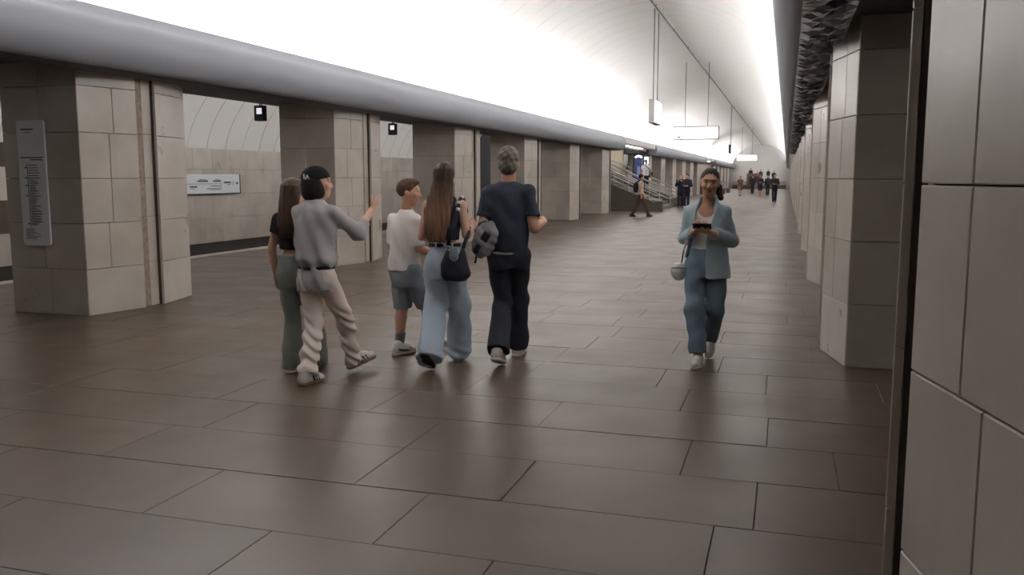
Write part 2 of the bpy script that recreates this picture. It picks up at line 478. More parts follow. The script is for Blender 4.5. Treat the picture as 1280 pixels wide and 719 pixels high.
# ------------------------------------------------------------------ platforms either side
def aisle(s, y0, y1, name, slabs):
    """track trench, track wall and curved vault beyond the pillars; distances from the hall axis"""
    E_ = 7.785; Wd = 10.685                    # platform edge, track wall
    X = lambda d: XC + s * d
    def bx(d0, d1, ya, yb, za, zb):
        a, b = sorted((X(d0), X(d1))); return MB().box(a, b, ya, yb, za, zb)
    tag(bx(E_, Wd + 0.3, y0, y1, -1.4, -1.2).build('floor_track_%s' % name, 'black_wall'), kind='structure')
    tag(bx(E_ - 0.28, E_ + 0.03, y0, y1, -0.25, 0.004).build('trim_edge_%s' % name, 'edge'), kind='structure')
    tag(bx(E_ - 0.3, E_ + 0.0, y0, y1, -1.2, -0.25).build('wall_trench_%s' % name, 'black_wall'), kind='structure')
    wall = tag(bx(Wd + 0.03, Wd + 0.3, y0, y1, -0.12, 2.32).build('wall_track_%s' % name, 'marble_dark' if slabs else 'marble'), kind='structure')
    bx(Wd + 0.05, Wd + 0.3, y0, y1, -1.2, -0.12).build('plinth', 'black_wall', wall)
    if slabs:
        zc = [-0.12, 0.5, 1.13, 1.77, 2.31]
        y = 13.0; q = 0
        while y < 33:
            L_ = 0.78
            for k in range(4):
                off = 0.39 * (k % 2)
                p = [(X(Wd), y + off, zc[k]), (X(Wd), y + L_ + off, zc[k]), (X(Wd), y + L_ + off, zc[k + 1]), (X(Wd), y + off, zc[k + 1])]
                if s > 0: p = [p[1], p[0], p[3], p[2]]
                MB().slab(p, 0.03, 0.003, 0.002).build('marble_slab', 'marble', wall)
            y += L_
        bx(Wd, Wd + 0.03, y0, 13.0, -0.12, 2.31).build('wall_cladding', 'marble', wall); bx(Wd, Wd + 0.03, 33.4, y1, -0.12, 2.31).build('wall_cladding', 'marble', wall)
    # vault: circle through (Wd, 2.31) and (5.25, 3.2) with crown about 4.6
    cx, cz, r = 7.95, 1.6, 2.826
    n = 22; t0 = math.acos((Wd + 0.02 - cx) / r); t1 = math.acos((5.47 - cx) / r)
    pts = [(X(cx + r * math.cos(t0 + (t1 - t0) * k / n)), cz + r * math.sin(t0 + (t1 - t0) * k / n)) for k in range(n + 1)]
    pts_o = [(X(cx + (r + .03) * math.cos(t0 + (t1 - t0) * k / n)), cz + (r + .03) * math.sin(t0 + (t1 - t0) * k / n)) for k in range(n + 1)]
    root = tag(empty('ceiling_platform_%s' % name), kind='structure')
    v, f = extrude_profile(pts_o, y0, y1); obj('vault_backing', v, f, 'vault_seam', root, smooth=True)
    L_ = 0.78
    m_ = len(pts); g = 0.012
    vv = [(x, g, z) for x, z in pts] + [(x, L_ - g, z) for x, z in pts] + [(x, g, z) for x, z in pts_o] + [(x, L_ - g, z) for x, z in pts_o]
    ff = []
    for i in range(m_ - 1): ff += [(i, i + 1, m_ + i + 1, m_ + i), (2 * m_ + i, 2 * m_ + i + 1, i + 1, i), (m_ + i, m_ + i + 1, 3 * m_ + i + 1, 3 * m_ + i)]
    if slabs:
        first = None; y = 12.4
        while y < 34:
            if first is None:
                first = obj('vault_panel', vv, ff, 'vault', root, loc=(0, y, 0)); first.data.polygons.foreach_set('use_smooth', [True] * len(ff)); first.data.set_sharp_from_angle(angle=R(35))
            else: inst(first, root, (0, y, 0))
            y += L_
        v, f = extrude_profile(pts, y0, 12.4); obj('vault_shell', v, f, 'vault', root, smooth=True)
        v, f = extrude_profile(pts, y, y1); obj('vault_shell', v, f, 'vault', root, smooth=True)
    else:
        v, f = extrude_profile(pts, y0, y1); obj('vault_shell', v, f, 'vault', root, smooth=True)
    for tagn, yy in (('near', y0), ('far', y1)):
        tag(bx(5.47, Wd + 0.3, yy - 0.1, yy + 0.1, -1.3, 4.7).build('wall_end_%s_%s' % (tagn, name), 'beam'), kind='structure')


aisle(-1, HALL0, GAPS[0][0] - 0.1, 'left', True)
aisle(-1, GAPS[0][1] + 0.1, GAPS[1][0] - 0.1, 'left_middle', False)
aisle(-1, GAPS[1][1] + 0.1, HALL1, 'left_far', False)
aisle(1, HALL0, HALL1, 'right', False)

# ------------------------------------------------------------------ stair bays in the left row
def stair_bay(ya, yb, near, dz=0.147, tread=0.35, nst=14):
    """flight climbing away from the hall through the row of pillars, with rails, back wall and lamps"""
    word = 'near' if near else 'far'
    x0 = -5.7; y0, y1 = ya + 1.3, yb - 0.9
    st = empty('staircase', (x0, y0, 0))
    tag(st, 'broad stone staircase with steel handrails climbing out of the hall on the left' if near else
        'distant small stone staircase near the far end of the left row', 'staircase', 'side staircases')
    Wd = y1 - y0
    step0 = None
    for k in range(nst):
        x1 = -tread * k
        if k < nst - 1:
            MB().bbox(x1 - tread - 0.03, x1, 0, Wd, 0 if k == 0 else dz * k - 0.02, dz * (k + 1), 0.008).build('step', 'dark_granite', st)
        else:
            MB().bbox(x1 - 3.6, x1, 0, Wd, dz * k - 0.2, dz * (k + 1), 0.008).build('landing', 'dark_granite', st)
    run = tread * (nst - 1); top = dz * nst
    for nm, yy in (('near', -0.26), ('far', Wd)):
        poly = [(0.35, 0), (0.35, 0.42), (0.0, 0.42), (-run, top + 0.22), (-run - 3.6, top + 0.22), (-run - 3.6, 0)]
        v = [(x, yy, z) for x, z in poly] + [(x, yy + 0.26, z) for x, z in poly]; n = len(poly)
        f = [tuple(range(n))[::-1], tuple(range(n, 2 * n))] + [(i, (i + 1) % n, (i + 1) % n + n, i + n) for i in range(n)]
        cheek = obj('cheek_wall', v, f, 'dark_granite', st)
        # capping blocks
        MB().bbox(0.0, 0.38, yy - 0.02, yy + 0.28, 0.42, 0.47, 0.008).build('coping', 'dark_granite', cheek)
    sl = top / run * 0.98
    for yy in (-0.13, Wd * 0.5, Wd + 0.13):
        rail = None
        for h in (0.52, 0.72, 0.92):
            z0 = 0.05
            pts = [(0.30, yy, h + 0.0), (0.02, yy, h + 0.02), (-run, yy, h + top), (-run - 3.3, yy, h + top)]
            MB().tube(pts, 0.036 if h > 0.9 else 0.028, 8).build('handrail', 'steel', st)
        for k in range(0, 6):
            xx = 0.2 - k * 1.05
            zb = max(0, -xx * sl) if xx < 0 else 0
            MB().tube([(xx, yy, zb * 0.97), (xx, yy, zb + 0.92)], 0.02, 8).build('rail_post', 'steel', st)
    # bay walls and ceiling
    r_ = tag(empty('wall_bay_%s' % word), kind='structure')
    for yy in (ya + 0.12, yb - 0.12):
        MB().box(-14.4, -8.7, yy - 0.1, yy + 0.1, 0, 4.8).build('side_wall', 'beige_wall', r_)
    y = ya + 0.2; 
    while y < yb - 0.3:
        L_ = min(1.17, yb - 0.2 - y)
        for z in (1.5, 2.5, 3.5):
            MB().slab([(-14.2, y, z), (-14.2, y + L_, z), (-14.2, y + L_, z + 1.0), (-14.2, y, z + 1.0)], 0.03, 0.004, 0.003).build('wall_slab', 'beige_wall', r_)
        y += L_
    MB().box(-14.5, -14.23, ya, yb, 0, 4.8).build('wall_backing', 'marble_dark', r_)
    MB().box(-14.4, -7.6, ya - 0.1, yb + 0.1, 4.5, 4.8).build('bay_ceiling', 'vault', r_)
    # light fascia spanning the opening, with two strip lamps below
    fa = tag(MB().bbox(-7.06, -6.96, ya, yb, 3.06, 3.36, 0.02).build('trim_3%d' % near, 'vault'), kind='structure')
    MB().box(-7.6, -7.0, ya, yb, 3.06, 3.12).build('fascia_tray', 'vault', fa); MB().box(-7.9, -7.55, ya, yb, 3.06, 4.6).build('fascia_upstand', 'vault', fa)
    for i, yy in enumerate((ya + 1.3, ya + 4.3)):
        lamp = empty('strip_lamp', (-7.2, yy, 3.0))
        tag(lamp, '%s glowing strip lamp under the beam over the %s staircase' % ('nearer' if i == 0 else 'farther', 'broad' if near else 'distant'), 'lamp', 'strip lamps over the stairs')
        MB().bbox(-0.09, 0.09, 0, 2.2, 0.02, 0.06, 0.005).build('housing', 'steel', lamp)
        MB().bbox(-0.07, 0.07, 0.04, 2.16, -0.01, 0.02, 0.004).build('diffuser', 'lamp_lit', lamp)
    area('bay_lamp', (-10.5, (ya + yb) / 2, 4.4), (0, 0, 0), 3.0, 6.0, 260)
    return st


stair_bay(GAPS[0][0], GAPS[0][1], 1)
stair_bay(GAPS[1][0], GAPS[1][1], 0)

# things standing in the near stair bay
t = empty('information_column', (-7.62, 47.4, 0.885)); tag(t, 'tall blue information panel standing on the stairs behind the handrails', 'sign')
MB().bbox(-0.2, 0.2, -0.10, 0.10, 0, 1.7, 0.02).build('body', 'blue_panel', t)
MB().tube([(-0.17, 0, 1.7), (-0.1, 0, 1.77), (0, 0, 1.80), (0.1, 0, 1.77), (0.17, 0, 1.7)], 0.05, 8).build('arched_top', 'sign_lit', t)
MB().box(-0.05, 0.09, -0.108, -0.10, 0.7, 1.25).build('poster', 'pale_blue', t)
MB().box(-0.30, -0.23, -0.12, 0.12, 0, 1.72).build('side_frame', 'dark_metal', t)
for (x, y, z, wx, hz, lab) in ((-7.35, 48.9, 2.2, 0.30, 0.50, 'small white lit sign hanging beside the head of the man on the stairs'),):
    t = empty('hanging_sign', (x, y - 0.6, z)); tag(t, lab, 'sign')
    MB().bbox(-wx / 2 - 0.05, wx / 2, -0.06, 0.06, 0, hz, 0.01).build('case', 'dark_metal', t)
    MB().box(-wx / 2 + 0.06, wx / 2 - 0.03, -0.066, -0.06, 0.05, hz - 0.05).build('face', 'sign_lit', t)
    for xx in (-0.12, 0.12): MB().tube([(xx, 0, hz), (xx, 0, 4.5 - z)], 0.008, 5).build('hanger', 'dark_metal', t)

# ------------------------------------------------------------------ hanging signs of the hall
def vault_z(x): return VCZ + math.sqrt(VR ** 2 - (x - XC) ** 2)
def hall_sign(x, y, z0, z1, length, along, label, dark=False):
    t = empty('hanging_light_box', (x, y, z0)); tag(t, label, 'sign', 'light boxes hanging in the hall')
    h = z1 - z0; hl = length / 2; th = 0.085
    if along:
        MB().bbox(-th, th, -hl, hl, 0, h, 0.012).build('case', 'dark_metal' if dark else 'steel', t)
        for s in (-1, 1):
            a, b = sorted((s * th, s * (th + 0.006)))
            MB().box(a, b, -hl + 0.04, hl - 0.04, 0.04, h - 0.04).build('face', 'sign_lit', t)
        ps = [(0, -hl * 0.6), (0, hl * 0.6)]
    else:
        MB().bbox(-hl, hl, -th, th, 0, h, 0.012).build('case', 'dark_metal' if dark else 'steel', t)
        for s in (-1, 1):
            a, b = sorted((s * th, s * (th + 0.006)))
            fc = MB().box(-hl + 0.035, hl - 0.035, a, b, 0.035, h - 0.035).build('face', 'sign_lit', t)
            if s < 0 and y < 60:
                MB().box(-hl + 0.10, -hl + 0.13, -th - 0.009, -th - 0.005, h - 0.14, h - 0.08).build('mark', 'sign_print', fc)
                MB().add([(-hl + 0.16, -th - 0.009, 0.07), (-hl + 0.28, -th - 0.009, 0.07), (-hl + 0.28, -th - 0.009, 0.11), (-hl + 0.22, -th - 0.009, 0.14), (-hl + 0.16, -th - 0.009, 0.11)], [(0, 1, 2, 3, 4)]).build('mark', 'sign_print', fc)
        ps = [(-hl * 0.5, 0), (hl * 0.5, 0)]
    for px, py in ps:
        MB().tube([(px, py, h - 0.02), (px, py, vault_z(x + px) - z0 - 0.01)], 0.012, 6).build('hanger', 'dark_metal', t)
    return t


hall_sign(-3.5, 24.4, 3.0, 3.62, 1.3, True, 'hanging light box seen edge-on, the nearest one under the vault')
hall_sign(-3.46, 35.4, 3.02, 3.53, 1.75, False, 'wide glowing white sign hanging above the head of the oncoming woman', True)
hall_sign(-3.5, 58, 3.05, 3.58, 1.3, True, 'tiny dark edge-on light box hanging between the two wide white signs', True)
hall_sign(-3.5, 82, 2.98, 3.52, 1.75, False, 'distant glowing white sign hanging over the far crowd')

# small lit signs under the platform beam
for i, (y, lab) in enumerate(((13.78, 'small dark box sign under the beam beside the pointing person\'s pillar'),
                              (19.3, 'small dark box sign with white square beside the pillar behind the long-haired woman'),
                              (25.0, 'small dark box sign with white face left of the tall man\'s head'))):
    t = empty('box_sign', (-8.95, y, 2.56)); tag(t, lab, 'sign', 'box signs under the platform beam')
    MB().bbox(-0.10, 0.08, -0.02, 0.12, 0, 0.27, 0.01).build('case', 'black', t)
    MB().box(-0.04, 0.06, -0.026, -0.02, 0.12, 0.22).build('face', 'box_face', t)
    for yy in (0.02, 0.08): MB().tube([(0, yy, 0.26), (0, yy, 0.33)], 0.01, 5).build('hanger', 'dark_metal', t)

# route plaque on the nearest left pillar
def rounded(w_, h_, r, n=5):
    pts = []
    for cx, cy, a0_ in ((w_ / 2 - r, -h_ / 2 + r, -90), (w_ / 2 - r, h_ / 2 - r, 0), (-w_ / 2 + r, h_ / 2 - r, 90), (-w_ / 2 + r, -h_ / 2 + r, 180)):
        for k in range(n + 1):
            a = R(a0_ + 90 * k / n); pts.append((cx + r * math.cos(a), cy + r * math.sin(a)))
    return pts
t = empty('route_plaque', (-8.21, 8.058, 1.505)); tag(t, 'tall white rounded route plaque with fine print mounted on the leftmost pillar', 'plaque')
pts = rounded(0.385, 1.42, 0.035); n = len(pts)
v = [(x, -0.022, z) for x, z in pts] + [(x, 0, z) for x, z in pts]
board = obj('board', v, [tuple(range(n)), tuple(range(n, 2 * n))[::-1]] + [(i + n, (i + 1) % n + n, (i + 1) % n, i) for i in range(n)], 'sign_white', t)
rng = random.Random(5)
mb = MB()
def bar(x, z, w_, h_): mb.box(x, x + w_, -0.0245, -0.0215, z, z + h_)
bar(-0.13, 0.60, 0.17, 0.016); bar(-0.09, 0.57, 0.1, 0.008)
bar(-0.16, 0.285, 0.32, 0.012); bar(-0.02, 0.26, 0.17, 0.012)
bar(-0.075, -0.50, 0.006, 0.72)
for k in range(24):
    z = 0.20 - k * 0.029
    if k in (1, 5, 8, 12, 23): bar(-0.11, z, 0.028, 0.014)
    bar(-0.055, z, rng.uniform(0.06, 0.16), 0.008)
    if k > 4: bar(-0.05, z - 0.012, rng.uniform(0.04, 0.12), 0.004)
for k in range(9): bar(-0.15, -0.52 - k * 0.014, rng.uniform(0.1, 0.28), 0.005)
mb.build('printed_lines', 'sign_print', board)

# direction sign on the track wall
t = empty('wall_sign', (-14.2, 18.9, 1.395)); tag(t, 'long pale blue direction sign with arrow on the marble wall across the track', 'sign')
bo = MB().bbox(0.0, 0.06, -1.3, 1.82, -0.245, 0.245, 0.012).build('board', 'sign_white', t)
MB().box(0.0, 0.07, -1.3, 1.83, -0.27, -0.245).build('lower_rail', 'dark_metal', t)
MB().box(0.0, 0.07, 1.82, 1.835, -0.245, 0.245).build('end_rail', 'dark_metal', t)
mb = MB()
def wbar(y, z, l, h_): mb.box(0.0605, 0.063, y, y + l, z, z + h_)
wbar(0.02, 0.055, 0.42, 0.04); wbar(0.1, 0.11, 0.26, 0.012); wbar(0.66, 0.055, 0.30, 0.04); wbar(0.74, 0.11, 0.16, 0.012)
wbar(-0.9, 0.0, 1.86, 0.009); wbar(-0.30, -0.085, 0.30, 0.035); wbar(-0.26, -0.125, 0.18, 0.012)
wbar(0.55, -0.06, 0.42, 0.018); wbar(0.38, -0.13, 0.58, 0.018); wbar(0.5, -0.16, 0.44, 0.010)
wbar(0.985, -0.15, 0.008, 0.25); wbar(-0.95, 0.055, 0.5, 0.04); wbar(-0.9, -0.1, 0.4, 0.03)
wbar(1.10, 0.015, 0.32, 0.042); wbar(1.24, -0.03, 0.16, 0.016)
for k in range(8):
    a = R(45 * k); mb.box(0.0605, 0.063, 1.52 + 0.035 * math.cos(a) - 0.008, 1.52 + 0.035 * math.cos(a) + 0.008, 0.01 + 0.045 * math.sin(a) - 0.008, 0.01 + 0.045 * math.sin(a) + 0.008)
mb.build('printed_lines', 'sign_print', bo)
MB().add([(0.0632, 1.63, 0.003), (0.0632, 1.68, 0.003), (0.0632, 1.68, -0.04), (0.0632, 1.75, 0.015), (0.0632, 1.68, 0.07), (0.0632, 1.68, 0.027), (0.0632, 1.63, 0.027)], [(0, 1, 2, 3, 4, 5, 6)]).build('arrow', 'black', bo)

# far end: steps across the hall with brown doors behind
es = empty('stone_steps', (XC, 121.5, 0)); tag(es, 'low steps across the far end of the hall behind the crowd', 'steps')
for k in range(6): MB().bbox(-3.4, 3.4, 0.4 * k, 6.3, 0.16 * k, 0.16 * (k + 1), 0.01).build('step', 'dark_granite' if k < 3 else 'marble', es)
kb = empty('brown_booth', (-4.1, 119.0, 0)); tag(kb, 'small reddish brown booth at the far end left of the crowd', 'booth')
MB().bbox(-0.9, 0.9, -0.5, 0.5, 0, 1.9, 0.02).build('body', 'brown_wood', kb)
MB().box(-0.95, 0.95, -0.55, 0.55, 1.9, 2.0).build('top', 'brown_wood', kb)
MB().box(-0.6, 0.6, -0.51, -0.5, 1.0, 1.6).build('window', 'dark_metal', kb)

# ------------------------------------------------------------------ organic shapes: signed distance fields turned into meshes
def vec(p): return np.array(p, dtype=np.float64)


class Vol:
    """a field on a grid; shapes are blended in and the zero level becomes one continuous mesh"""
    def __init__(s, lo, hi, h):
        s.lo = vec(lo); s.h = h
        n = np.ceil((vec(hi) - s.lo) / h).astype(int) + 1
        s.n = n; s.D = np.full(n, 0.25, np.float32)
        s.ax = [(s.lo[i] + h * np.arange(n[i])).astype(np.float32) for i in range(3)]
    def win(s, lo, hi, m):
        sl = []
        for i in range(3):
            a = int(max(0, math.floor((lo[i] - m - s.lo[i]) / s.h))); b = int(min(s.n[i], math.ceil((hi[i] + m - s.lo[i]) / s.h) + 1))
            sl.append(slice(a, max(a, b)))
        x, y, z = s.ax[0][sl[0]][:, None, None], s.ax[1][sl[1]][None, :, None], s.ax[2][sl[2]][None, None, :]
        return tuple(sl), x, y, z
    def mix(s, sl, d, k, op):
        a = s.D[sl]
        if op == 'add':
            if k > 0:
                h = np.maximum(k - np.abs(a - d), 0) / k; s.D[sl] = np.minimum(a, d) - h * h * k * 0.25
            else: s.D[sl] = np.minimum(a, d)
        else:
            d = -d
            if k > 0:
                h = np.maximum(k - np.abs(a - d), 0) / k; s.D[sl] = np.maximum(a, d) + h * h * k * 0.25
            else: s.D[sl] = np.maximum(a, d)
    def cap(s, a, b, ra, rb, k=0.02, op='add', flat=0, sq=None):
        """tapered limb from a to b; flat=1: cut square at b, flat=2: at both ends; sq=(dir, f): flattened along dir"""
        a, b = vec(a), vec(b); r = max(ra, rb)
        sl, x, y, z = s.win(np.minimum(a, b) - r, np.maximum(a, b) + r, k + 2 * s.h)
        if s.D[sl].size == 0: return s
        ab = b - a; L2 = float(ab @ ab) + 1e-9
        px, py, pz = x - a[0], y - a[1], z - a[2]
        t0 = (px * ab[0] + py * ab[1] + pz * ab[2]) / L2
        t = np.clip(t0, 0, 1)
        qx, qy, qz = px - t * ab[0], py - t * ab[1], pz - t * ab[2]
        if sq is not None:
            u = vec(sq[0]); u = u / np.linalg.norm(u); c = (qx * u[0] + qy * u[1] + qz * u[2]) * (1 / sq[1] - 1)
            qx, qy, qz = qx + c * u[0], qy + c * u[1], qz + c * u[2]
        if flat:
            tt = t0 if flat == 2 else np.maximum(t0, 0)
            tc = np.clip(t0, 0 if flat == 1 else -9, 9)
            qx, qy, qz = px - tc * ab[0], py - tc * ab[1], pz - tc * ab[2]
            if sq is not None:
                c = (qx * u[0] + qy * u[1] + qz * u[2]) * (1 / sq[1] - 1)
                qx, qy, qz = qx + c * u[0], qy + c * u[1], qz + c * u[2]
            d = np.sqrt(qx * qx + qy * qy + qz * qz) - (ra + (rb - ra) * t)
            L = math.sqrt(L2)
            d = np.maximum(d, (t0 - 1) * L)
            if flat == 2: d = np.maximum(d, -t0 * L)
        else:
            d = np.sqrt(qx * qx + qy * qy + qz * qz) - (ra + (rb - ra) * t)
        s.mix(sl, d.astype(np.float32), k, op); return s
    def ell(s, c, r, Rm=None, k=0.02, op='add'):
        c = vec(c); r = vec(r); m = r.max()
        sl, x, y, z = s.win(c - m, c + m, k + 2 * s.h)
        if s.D[sl].size == 0: return s
        px, py, pz = x - c[0], y - c[1], z - c[2]
        if Rm is not None:
            T = np.array(Rm).T
            px, py, pz = (T[0, 0] * px + T[0, 1] * py + T[0, 2] * pz), (T[1, 0] * px + T[1, 1] * py + T[1, 2] * pz), (T[2, 0] * px + T[2, 1] * py + T[2, 2] * pz)
        k0 = np.sqrt((px / r[0]) ** 2 + (py / r[1]) ** 2 + (pz / r[2]) ** 2)
        k1 = np.sqrt((px / r[0] ** 2) ** 2 + (py / r[1] ** 2) ** 2 + (pz / r[2] ** 2) ** 2) + 1e-6
        s.mix(sl, (k0 * (k0 - 1) / k1).astype(np.float32), k, op); return s
    def loft(s, secs, k=0.02, op='add', e=2.0):
        """stack of ellipses (z, cx, cy, rx, ry), z rising; flat ends"""
        A = np.array(secs, dtype=np.float64); Z = A[:, 0]
        m = max(A[:, 3].max(), A[:, 4].max())
        sl, x, y, z = s.win((A[:, 1].min() - m, A[:, 2].min() - m, Z[0]), (A[:, 1].max() + m, A[:, 2].max() + m, Z[-1]), k + 2 * s.h)
        if s.D[sl].size == 0: return s
        zz = np.clip(z[0, 0], Z[0], Z[-1])
        def smooth(col):
            i = np.clip(np.searchsorted(Z, zz) - 1, 0, len(Z) - 2); t = (zz - Z[i]) / (Z[i + 1] - Z[i])
            g = np.gradient(A[:, col], Z) if len(Z) > 2 else np.full(len(Z), (A[-1, col] - A[0, col]) / (Z[-1] - Z[0]))
            h_ = Z[i + 1] - Z[i]
            return ((2 * t ** 3 - 3 * t ** 2 + 1) * A[i, col] + (t ** 3 - 2 * t ** 2 + t) * h_ * g[i] + (-2 * t ** 3 + 3 * t ** 2) * A[i + 1, col] + (t ** 3 - t ** 2) * h_ * g[i + 1])[None, None, :].astype(np.float32)
        cx, cy, rx, ry = (smooth(c) for c in (1, 2, 3, 4))
        rho = (np.abs((x - cx) / rx) ** e + np.abs((y - cy) / ry) ** e) ** (1 / e)
        d = (rho - 1) * np.minimum(rx, ry)
        d = np.maximum(d, np.maximum(z - Z[-1], Z[0] - z))
        s.mix(sl, d.astype(np.float32), k, op); return s
    def plane(s, p, n, lo=None, hi=None):
        """remove everything on the side n points to (within a box)"""
        p, n = vec(p), vec(n); n = n / np.linalg.norm(n)
        lo = s.lo if lo is None else lo; hi = s.lo + s.h * s.n if hi is None else hi
        sl, x, y, z = s.win(lo, hi, 0)
        if s.D[sl].size == 0: return s
        d = (x - p[0]) * n[0] + (y - p[1]) * n[1] + (z - p[2]) * n[2]
        s.D[sl] = np.maximum(s.D[sl], d.astype(np.float32)); return s
    def folds(s, f):
        x, y, z = s.ax[0][:, None, None], s.ax[1][None, :, None], s.ax[2][None, None, :]
        near = np.abs(s.D) < 0.05
        s.D += (f(x, y, z) * near).astype(np.float32); return s
    def build(s, name, m, parent, clean=True):
        D, h = s.D, s.h
        B = D < 0
        if not B.any(): return None
        ii = [np.flatnonzero(B.any(axis=tuple(q for q in range(3) if q != a))) for a in range(3)]
        o = [max(i[0] - 1, 0) for i in ii]; e = [min(i[-1] + 2, n) for i, n in zip(ii, D.shape)]
        D = np.pad(D[o[0]:e[0], o[1]:e[1], o[2]:e[2]], 1, constant_values=0.25); B = D < 0
        lo = s.lo + h * (vec(o) - 1)
        Bi = B.astype(np.int8)
        cnt = sum(Bi[i:Bi.shape[0] - 1 + i, j:Bi.shape[1] - 1 + j, q:Bi.shape[2] - 1 + q] for i in (0, 1) for j in (0, 1) for q in (0, 1))
        act = np.argwhere((cnt > 0) & (cnt < 8))
        idx = np.full(cnt.shape, -1, np.int32); idx[act[:, 0], act[:, 1], act[:, 2]] = np.arange(len(act))
        val = {}
        for i in (0, 1):
            for j in (0, 1):
                for q in (0, 1): val[i, j, q] = D[act[:, 0] + i, act[:, 1] + j, act[:, 2] + q]
        acc = np.zeros((len(act), 3)); c = np.zeros(len(act))
        for a in range(3):
            for u in (0, 1):
                for v_ in (0, 1):
                    p = [0, 0, 0]; oth = [q for q in range(3) if q != a]; p[oth[0]] = u; p[oth[1]] = v_
                    p2 = list(p); p2[a] = 1
                    d0, d1 = val[tuple(p)], val[tuple(p2)]
                    mk = (d0 < 0) != (d1 < 0)
                    t = np.where(mk, d0 / np.where(mk, d0 - d1, 1), 0)
                    pt = np.tile(vec(p), (len(act), 1)); pt[:, a] = t
                    acc += pt * mk[:, None]; c += mk
        V = lo + h * (act + acc / c[:, None])
        Q = []
        for a in range(3):
            b_, c_ = (a + 1) % 3, (a + 2) % 3
            s0 = [slice(None)] * 3; s1 = [slice(None)] * 3; s0[a] = slice(0, -1); s1[a] = slice(1, None)
            e0, e1 = B[tuple(s0)], B[tuple(s1)]
            E = np.argwhere(e0 != e1)
            E = E[(E[:, b_] > 0) & (E[:, c_] > 0) & (E[:, b_] < B.shape[b_] - 1) & (E[:, c_] < B.shape[c_] - 1)]
            if len(E) == 0: continue
            def cell(db, dc):
                F = E.copy(); F[:, b_] += db; F[:, c_] += dc; return idx[F[:, 0], F[:, 1], F[:, 2]]
            q = np.stack([cell(-1, -1), cell(0, -1), cell(0, 0), cell(-1, 0)], 1)
            ins = e0[E[:, 0], E[:, 1], E[:, 2]]
            q[~ins] = q[~ins][:, ::-1]
            Q.append(q)
        Q = np.concatenate(Q).astype(np.int32); Q = Q[(Q >= 0).all(1)]
        # one pass of relaxation
        for _ in range(2):
            A = np.zeros_like(V); n = np.zeros(len(V))
            for i in range(4):
                np.add.at(A, Q[:, i], V[Q[:, (i + 1) % 4]]); np.add.at(n, Q[:, i], 1)
                np.add.at(A, Q[:, i], V[Q[:, (i - 1) % 4]]); np.add.at(n, Q[:, i], 1)
            V = V * 0.5 + 0.5 * A / np.maximum(n, 1)[:, None]
        me = bpy.data.meshes.new(name)
        me.vertices.add(len(V)); me.vertices.foreach_set('co', V.astype(np.float32).ravel())
        me.loops.add(Q.size); me.loops.foreach_set('vertex_index', Q.ravel())
        me.polygons.add(len(Q)); me.polygons.foreach_set('loop_start', np.arange(0, Q.size, 4, dtype=np.int32))
        me.polygons.foreach_set('use_smooth', np.ones(len(Q), bool))
        me.update(calc_edges=True); me.validate()
        me.materials.append(M[m] if isinstance(m, str) else m)
        ob = bpy.data.objects.new(name, me); COL.objects.link(ob); ob.parent = parent
        return ob


def rotm(yaw=0, pitch=0, roll=0):
    """yaw>0 turns to the figure's left, pitch>0 looks up, roll>0 leans to the right"""
    return np.array((Matrix.Rotation(R(yaw), 3, 'Z') @ Matrix.Rotation(R(pitch), 3, 'X') @ Matrix.Rotation(R(roll), 3, 'Y')))


def fold_fn(amp, kz=26.0, kx=9.0, ph=0.0, zdir=1.0):
    def f(x, y, z):
        return amp * (np.sin(kz * z * zdir + 2.2 * np.sin(kx * x + ph) + 1.7 * np.sin(kx * 1.3 * y + 2 * ph)) * 0.6 + 0.4 * np.sin(kz * 1.9 * z + 3 * x * kx + ph + 2.0 * np.sin(11 * y)))
    return f


def hand(vol, w, d, n, thumb, curl=(0.35, 0.5, 0.4), sc=1.0, point=False, left=False):
    """palm and five fingers; w wrist, d along the hand, n palm normal, thumb = side of the thumb"""
    w, d, n = vec(w), vec(d), vec(n); d /= np.linalg.norm(d); n = n - d * (n @ d); n /= np.linalg.norm(n)
    t = vec(thumb); t = t - d * (t @ d) - n * (t @ n); t /= np.linalg.norm(t)
    pl = 0.085 * sc
    vol.cap(w - d * 0.01, w + d * 0.03 * sc, 0.025 * sc, 0.027 * sc, 0.012, sq=(n, 0.72))
    for off in (0.024, 0.008, -0.008, -0.024):
        vol.cap(w + d * 0.015 * sc + t * off * 0.7 * sc, w + d * pl + t * off * sc, 0.0135 * sc, 0.0115 * sc, 0.012)
    ln = (0.068, 0.076, 0.071, 0.056)
    for i, off in enumerate((0.029, 0.0098, -0.0098, -0.028)):
        p = w + d * pl * (0.98 if i in (0, 3) else 1.03) + t * off * sc
        a = 0.0; dd = d + t * (off * 2.2); dd /= np.linalg.norm(dd)
        cs = (0.05, 0.06, 0.05) if (point and i == 0) else (tuple(min(1.5, c * 2.4 + 0.35) for c in curl) if point else curl)
        for j, fr in enumerate((0.45, 0.31, 0.24)):
            a += cs[j]
            q = p + (dd * math.cos(a) + n * math.sin(a)) * ln[i] * fr * sc
            r0_ = (0.0092 - 0.0008 * j) * sc
            vol.cap(p, q, r0_, r0_ - 0.0008, 0.004); p = q
    p = w + d * 0.022 * sc + t * 0.022 * sc
    d1 = d * 0.62 + t * 0.68 + n * 0.38; d1 /= np.linalg.norm(d1)
    q = p + d1 * 0.036 * sc; vol.cap(p, q, 0.014 * sc, 0.0115 * sc, 0.012)
    d2 = d * 0.85 + t * 0.25 + n * (0.45 + curl[0] * 0.5); d2 /= np.linalg.norm(d2)
    q2 = q + d2 * 0.03 * sc; vol.cap(q, q2, 0.0105 * sc, 0.0095 * sc, 0.005)
    vol.cap(q2, q2 + (d2 + n * 0.2) * 0.022 * sc, 0.0095 * sc, 0.008 * sc, 0.004)


